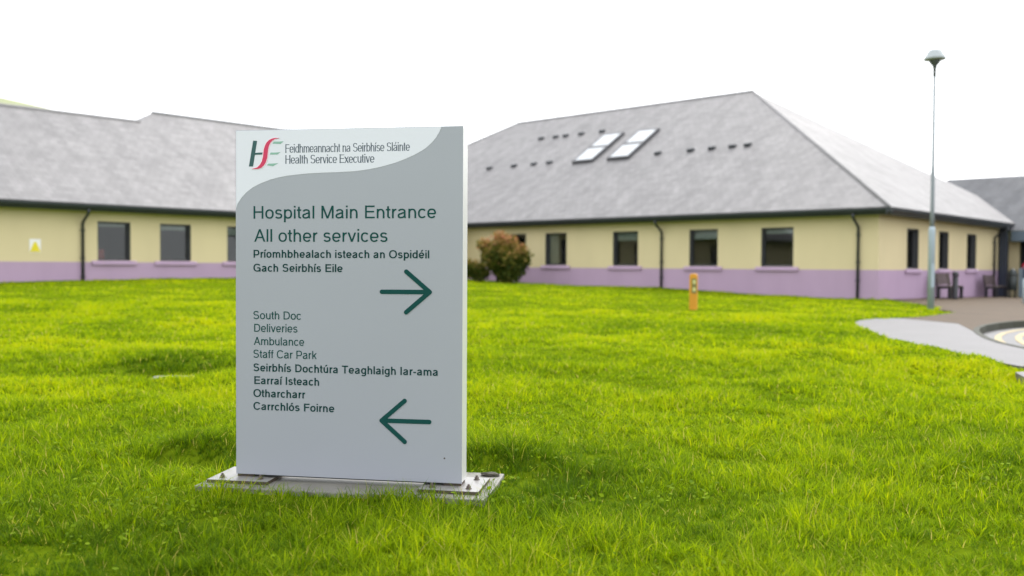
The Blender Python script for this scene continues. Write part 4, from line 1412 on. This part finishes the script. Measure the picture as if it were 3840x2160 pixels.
def blades(pts, seg, hbase, wbase, wide):
    azt = tnt = None
    if isinstance(pts, tuple): pts, azt, tnt = pts
    x, y = pts[:, 0], pts[:, 1]
    m = lawn_mask(x, y)
    x, y = x[m], y[m]
    n = len(x)
    azt = rng.random(n) * 2 * np.pi if azt is None else azt[m] + rng.normal(size=n) * .7
    tnt = np.zeros(n) if tnt is None else tnt[m]
    z = T(x, y)
    D = np.hypot(x, y)
    cl1 = vnoise(x, y, .45, 11); cl2 = vnoise(x, y, 1.6, 12); cl3 = vnoise(x, y, .16, 13)
    h = hbase * (.30 + .85 * cl1 + .45 * cl3) * (.45 + .85 * rng.random(n))
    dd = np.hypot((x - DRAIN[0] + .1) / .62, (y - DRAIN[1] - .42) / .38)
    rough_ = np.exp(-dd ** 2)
    h *= 1 + .9 * rough_
    tint = .21 + .55 * (cl2 - .5) + .35 * (cl1 - .5) + rng.normal(size=n) * .17 + .34 * sstep(3.4, 11, D)  # blades go yellower with distance: light through the tips put into the tint
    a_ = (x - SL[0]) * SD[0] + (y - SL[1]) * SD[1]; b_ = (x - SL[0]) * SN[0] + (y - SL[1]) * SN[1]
    bank = np.exp(-((b_ - .62) / .2) ** 2) * sstep(-.9, -.4, a_) * (1 - sstep(1.4, 2.0, a_))  # shade on the bank behind the pad, painted into the blade tint
    weed_shade = np.exp(-((a_ + .38) / .38) ** 2 - ((b_ - .5) / .2) ** 2) + .8 * np.exp(-((a_ - 1.72) / .25) ** 2 - ((b_ - .55) / .16) ** 2)  # dark taller weeds beside the pad, with shade painted into the same tint
    tint -= .35 * rough_ + .15 * bank + .5 * weed_shade
    h *= 1 + .5 * weed_shade
    straw = rng.random(n) < .03
    tint = np.where(straw, .95 + .05 * rng.random(n), np.clip(tint, 0, .88))
    w = wbase * (D / 4.5) ** wide * (.7 + .6 * rng.random(n))
    az = azt
    tint = np.where(straw, tint, np.clip(tint + .10 * tnt, 0, .9))
    h *= 1 + .18 * np.clip(tnt, -1.5, 1.5)
    lean = .2 + .95 * rng.random(n)
    ld = np.c_[np.cos(az), np.sin(az)]
    ta = az + np.pi / 2 + rng.normal(size=n) * .5
    wd = np.c_[np.cos(ta), np.sin(ta)]
    rows = []
    for k in range(seg):
        t = k / seg
        px = x + ld[:, 0] * h * lean * t ** 1.8; py = y + ld[:, 1] * h * lean * t ** 1.8
        pz = z - .012 + h * (t - .28 * lean * t * t)
        ww = w * (1 - t ** 1.6) * .5
        rows.append(np.c_[px - wd[:, 0] * ww, py - wd[:, 1] * ww, pz]); rows.append(np.c_[px + wd[:, 0] * ww, py + wd[:, 1] * ww, pz])
    rows.append(np.c_[x + ld[:, 0] * h * lean, y + ld[:, 1] * h * lean, z - .012 + h * (1 - .28 * lean)])
    v = np.stack(rows, 1)
    nv = 2 * seg + 1
    tri = []
    for k in range(seg - 1):
        a = 2 * k
        tri += [(a, a + 1, a + 3), (a, a + 3, a + 2)]
    a = 2 * (seg - 1)
    tri.append((a, a + 1, a + 2))
    f = (np.arange(n)[:, None, None] * nv + np.array(tri)[None]).reshape(-1, 3)
    return v.reshape(-1, 3), f, np.repeat(tint, nv)
parts = [blades(tufts(138000, 2.9, 6.2, 9, .022), 3, .08, .0054, .5), blades(scatter(79000, 2.9, 6.2), 2, .045, .0055, .5),
         blades(tufts(197000, 6.2, 11, 9, .03), 2, .075, .0064, .8), blades(scatter(79000, 6.2, 12), 1, .04, .007, .8),
         blades(tufts(215000, 11, 20, 8, .06), 2, .065, .0068, 1.0),
         blades(scatter(215000, 20, 46), 1, .05, .0090, 1.0)]
vv, ff, tt, off = [], [], [], 0
for v, f, t in parts:
    vv.append(v); ff.append(f + off); tt.append(t); off += len(v)
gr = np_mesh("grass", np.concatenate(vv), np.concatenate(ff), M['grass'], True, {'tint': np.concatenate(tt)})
tag(gr, "bright yellow green lawn grass", "grass", kind='stuff')

# small round weeds and clover leaves among the blades
def clover(n, d0, d1):
    pts = scatter(n, d0, d1)
    x, y = pts[:, 0], pts[:, 1]
    keep = lawn_mask(x, y) & (rng.random(n) < sstep(.45, .75, vnoise(x, y, .8, 31)) + .08)
    x, y = x[keep], y[keep]
    n = len(x)
    z = T(x, y) + .015 + .035 * rng.random(n)
    r_ = .006 + .009 * rng.random(n)
    nrm = rng.normal(size=(n, 3)) * .45 + np.array([0, 0, 1]); nrm /= np.linalg.norm(nrm, axis=1)[:, None]
    e1 = np.cross(nrm, rng.normal(size=(n, 3))); e1 /= np.linalg.norm(e1, axis=1)[:, None]
    e2 = np.cross(nrm, e1)
    P = np.c_[x, y, z]
    vs = [P + r_[:, None] * (math.cos(k * math.pi / 3) * e1 + math.sin(k * math.pi / 3) * e2 * .8) for k in range(6)]
    v = np.stack(vs, 1).reshape(-1, 3)
    f = np.arange(6 * n).reshape(n, 6)
    return v, f, np.repeat(rng.random(n), 6)
v, f, t = clover(9000, 2.9, 7)
cv = np_mesh("clover", v, f, M['clover'], False, {'tint': t})
tag(cv, "small round clover and weed leaves among the grass", "clover", kind='stuff')
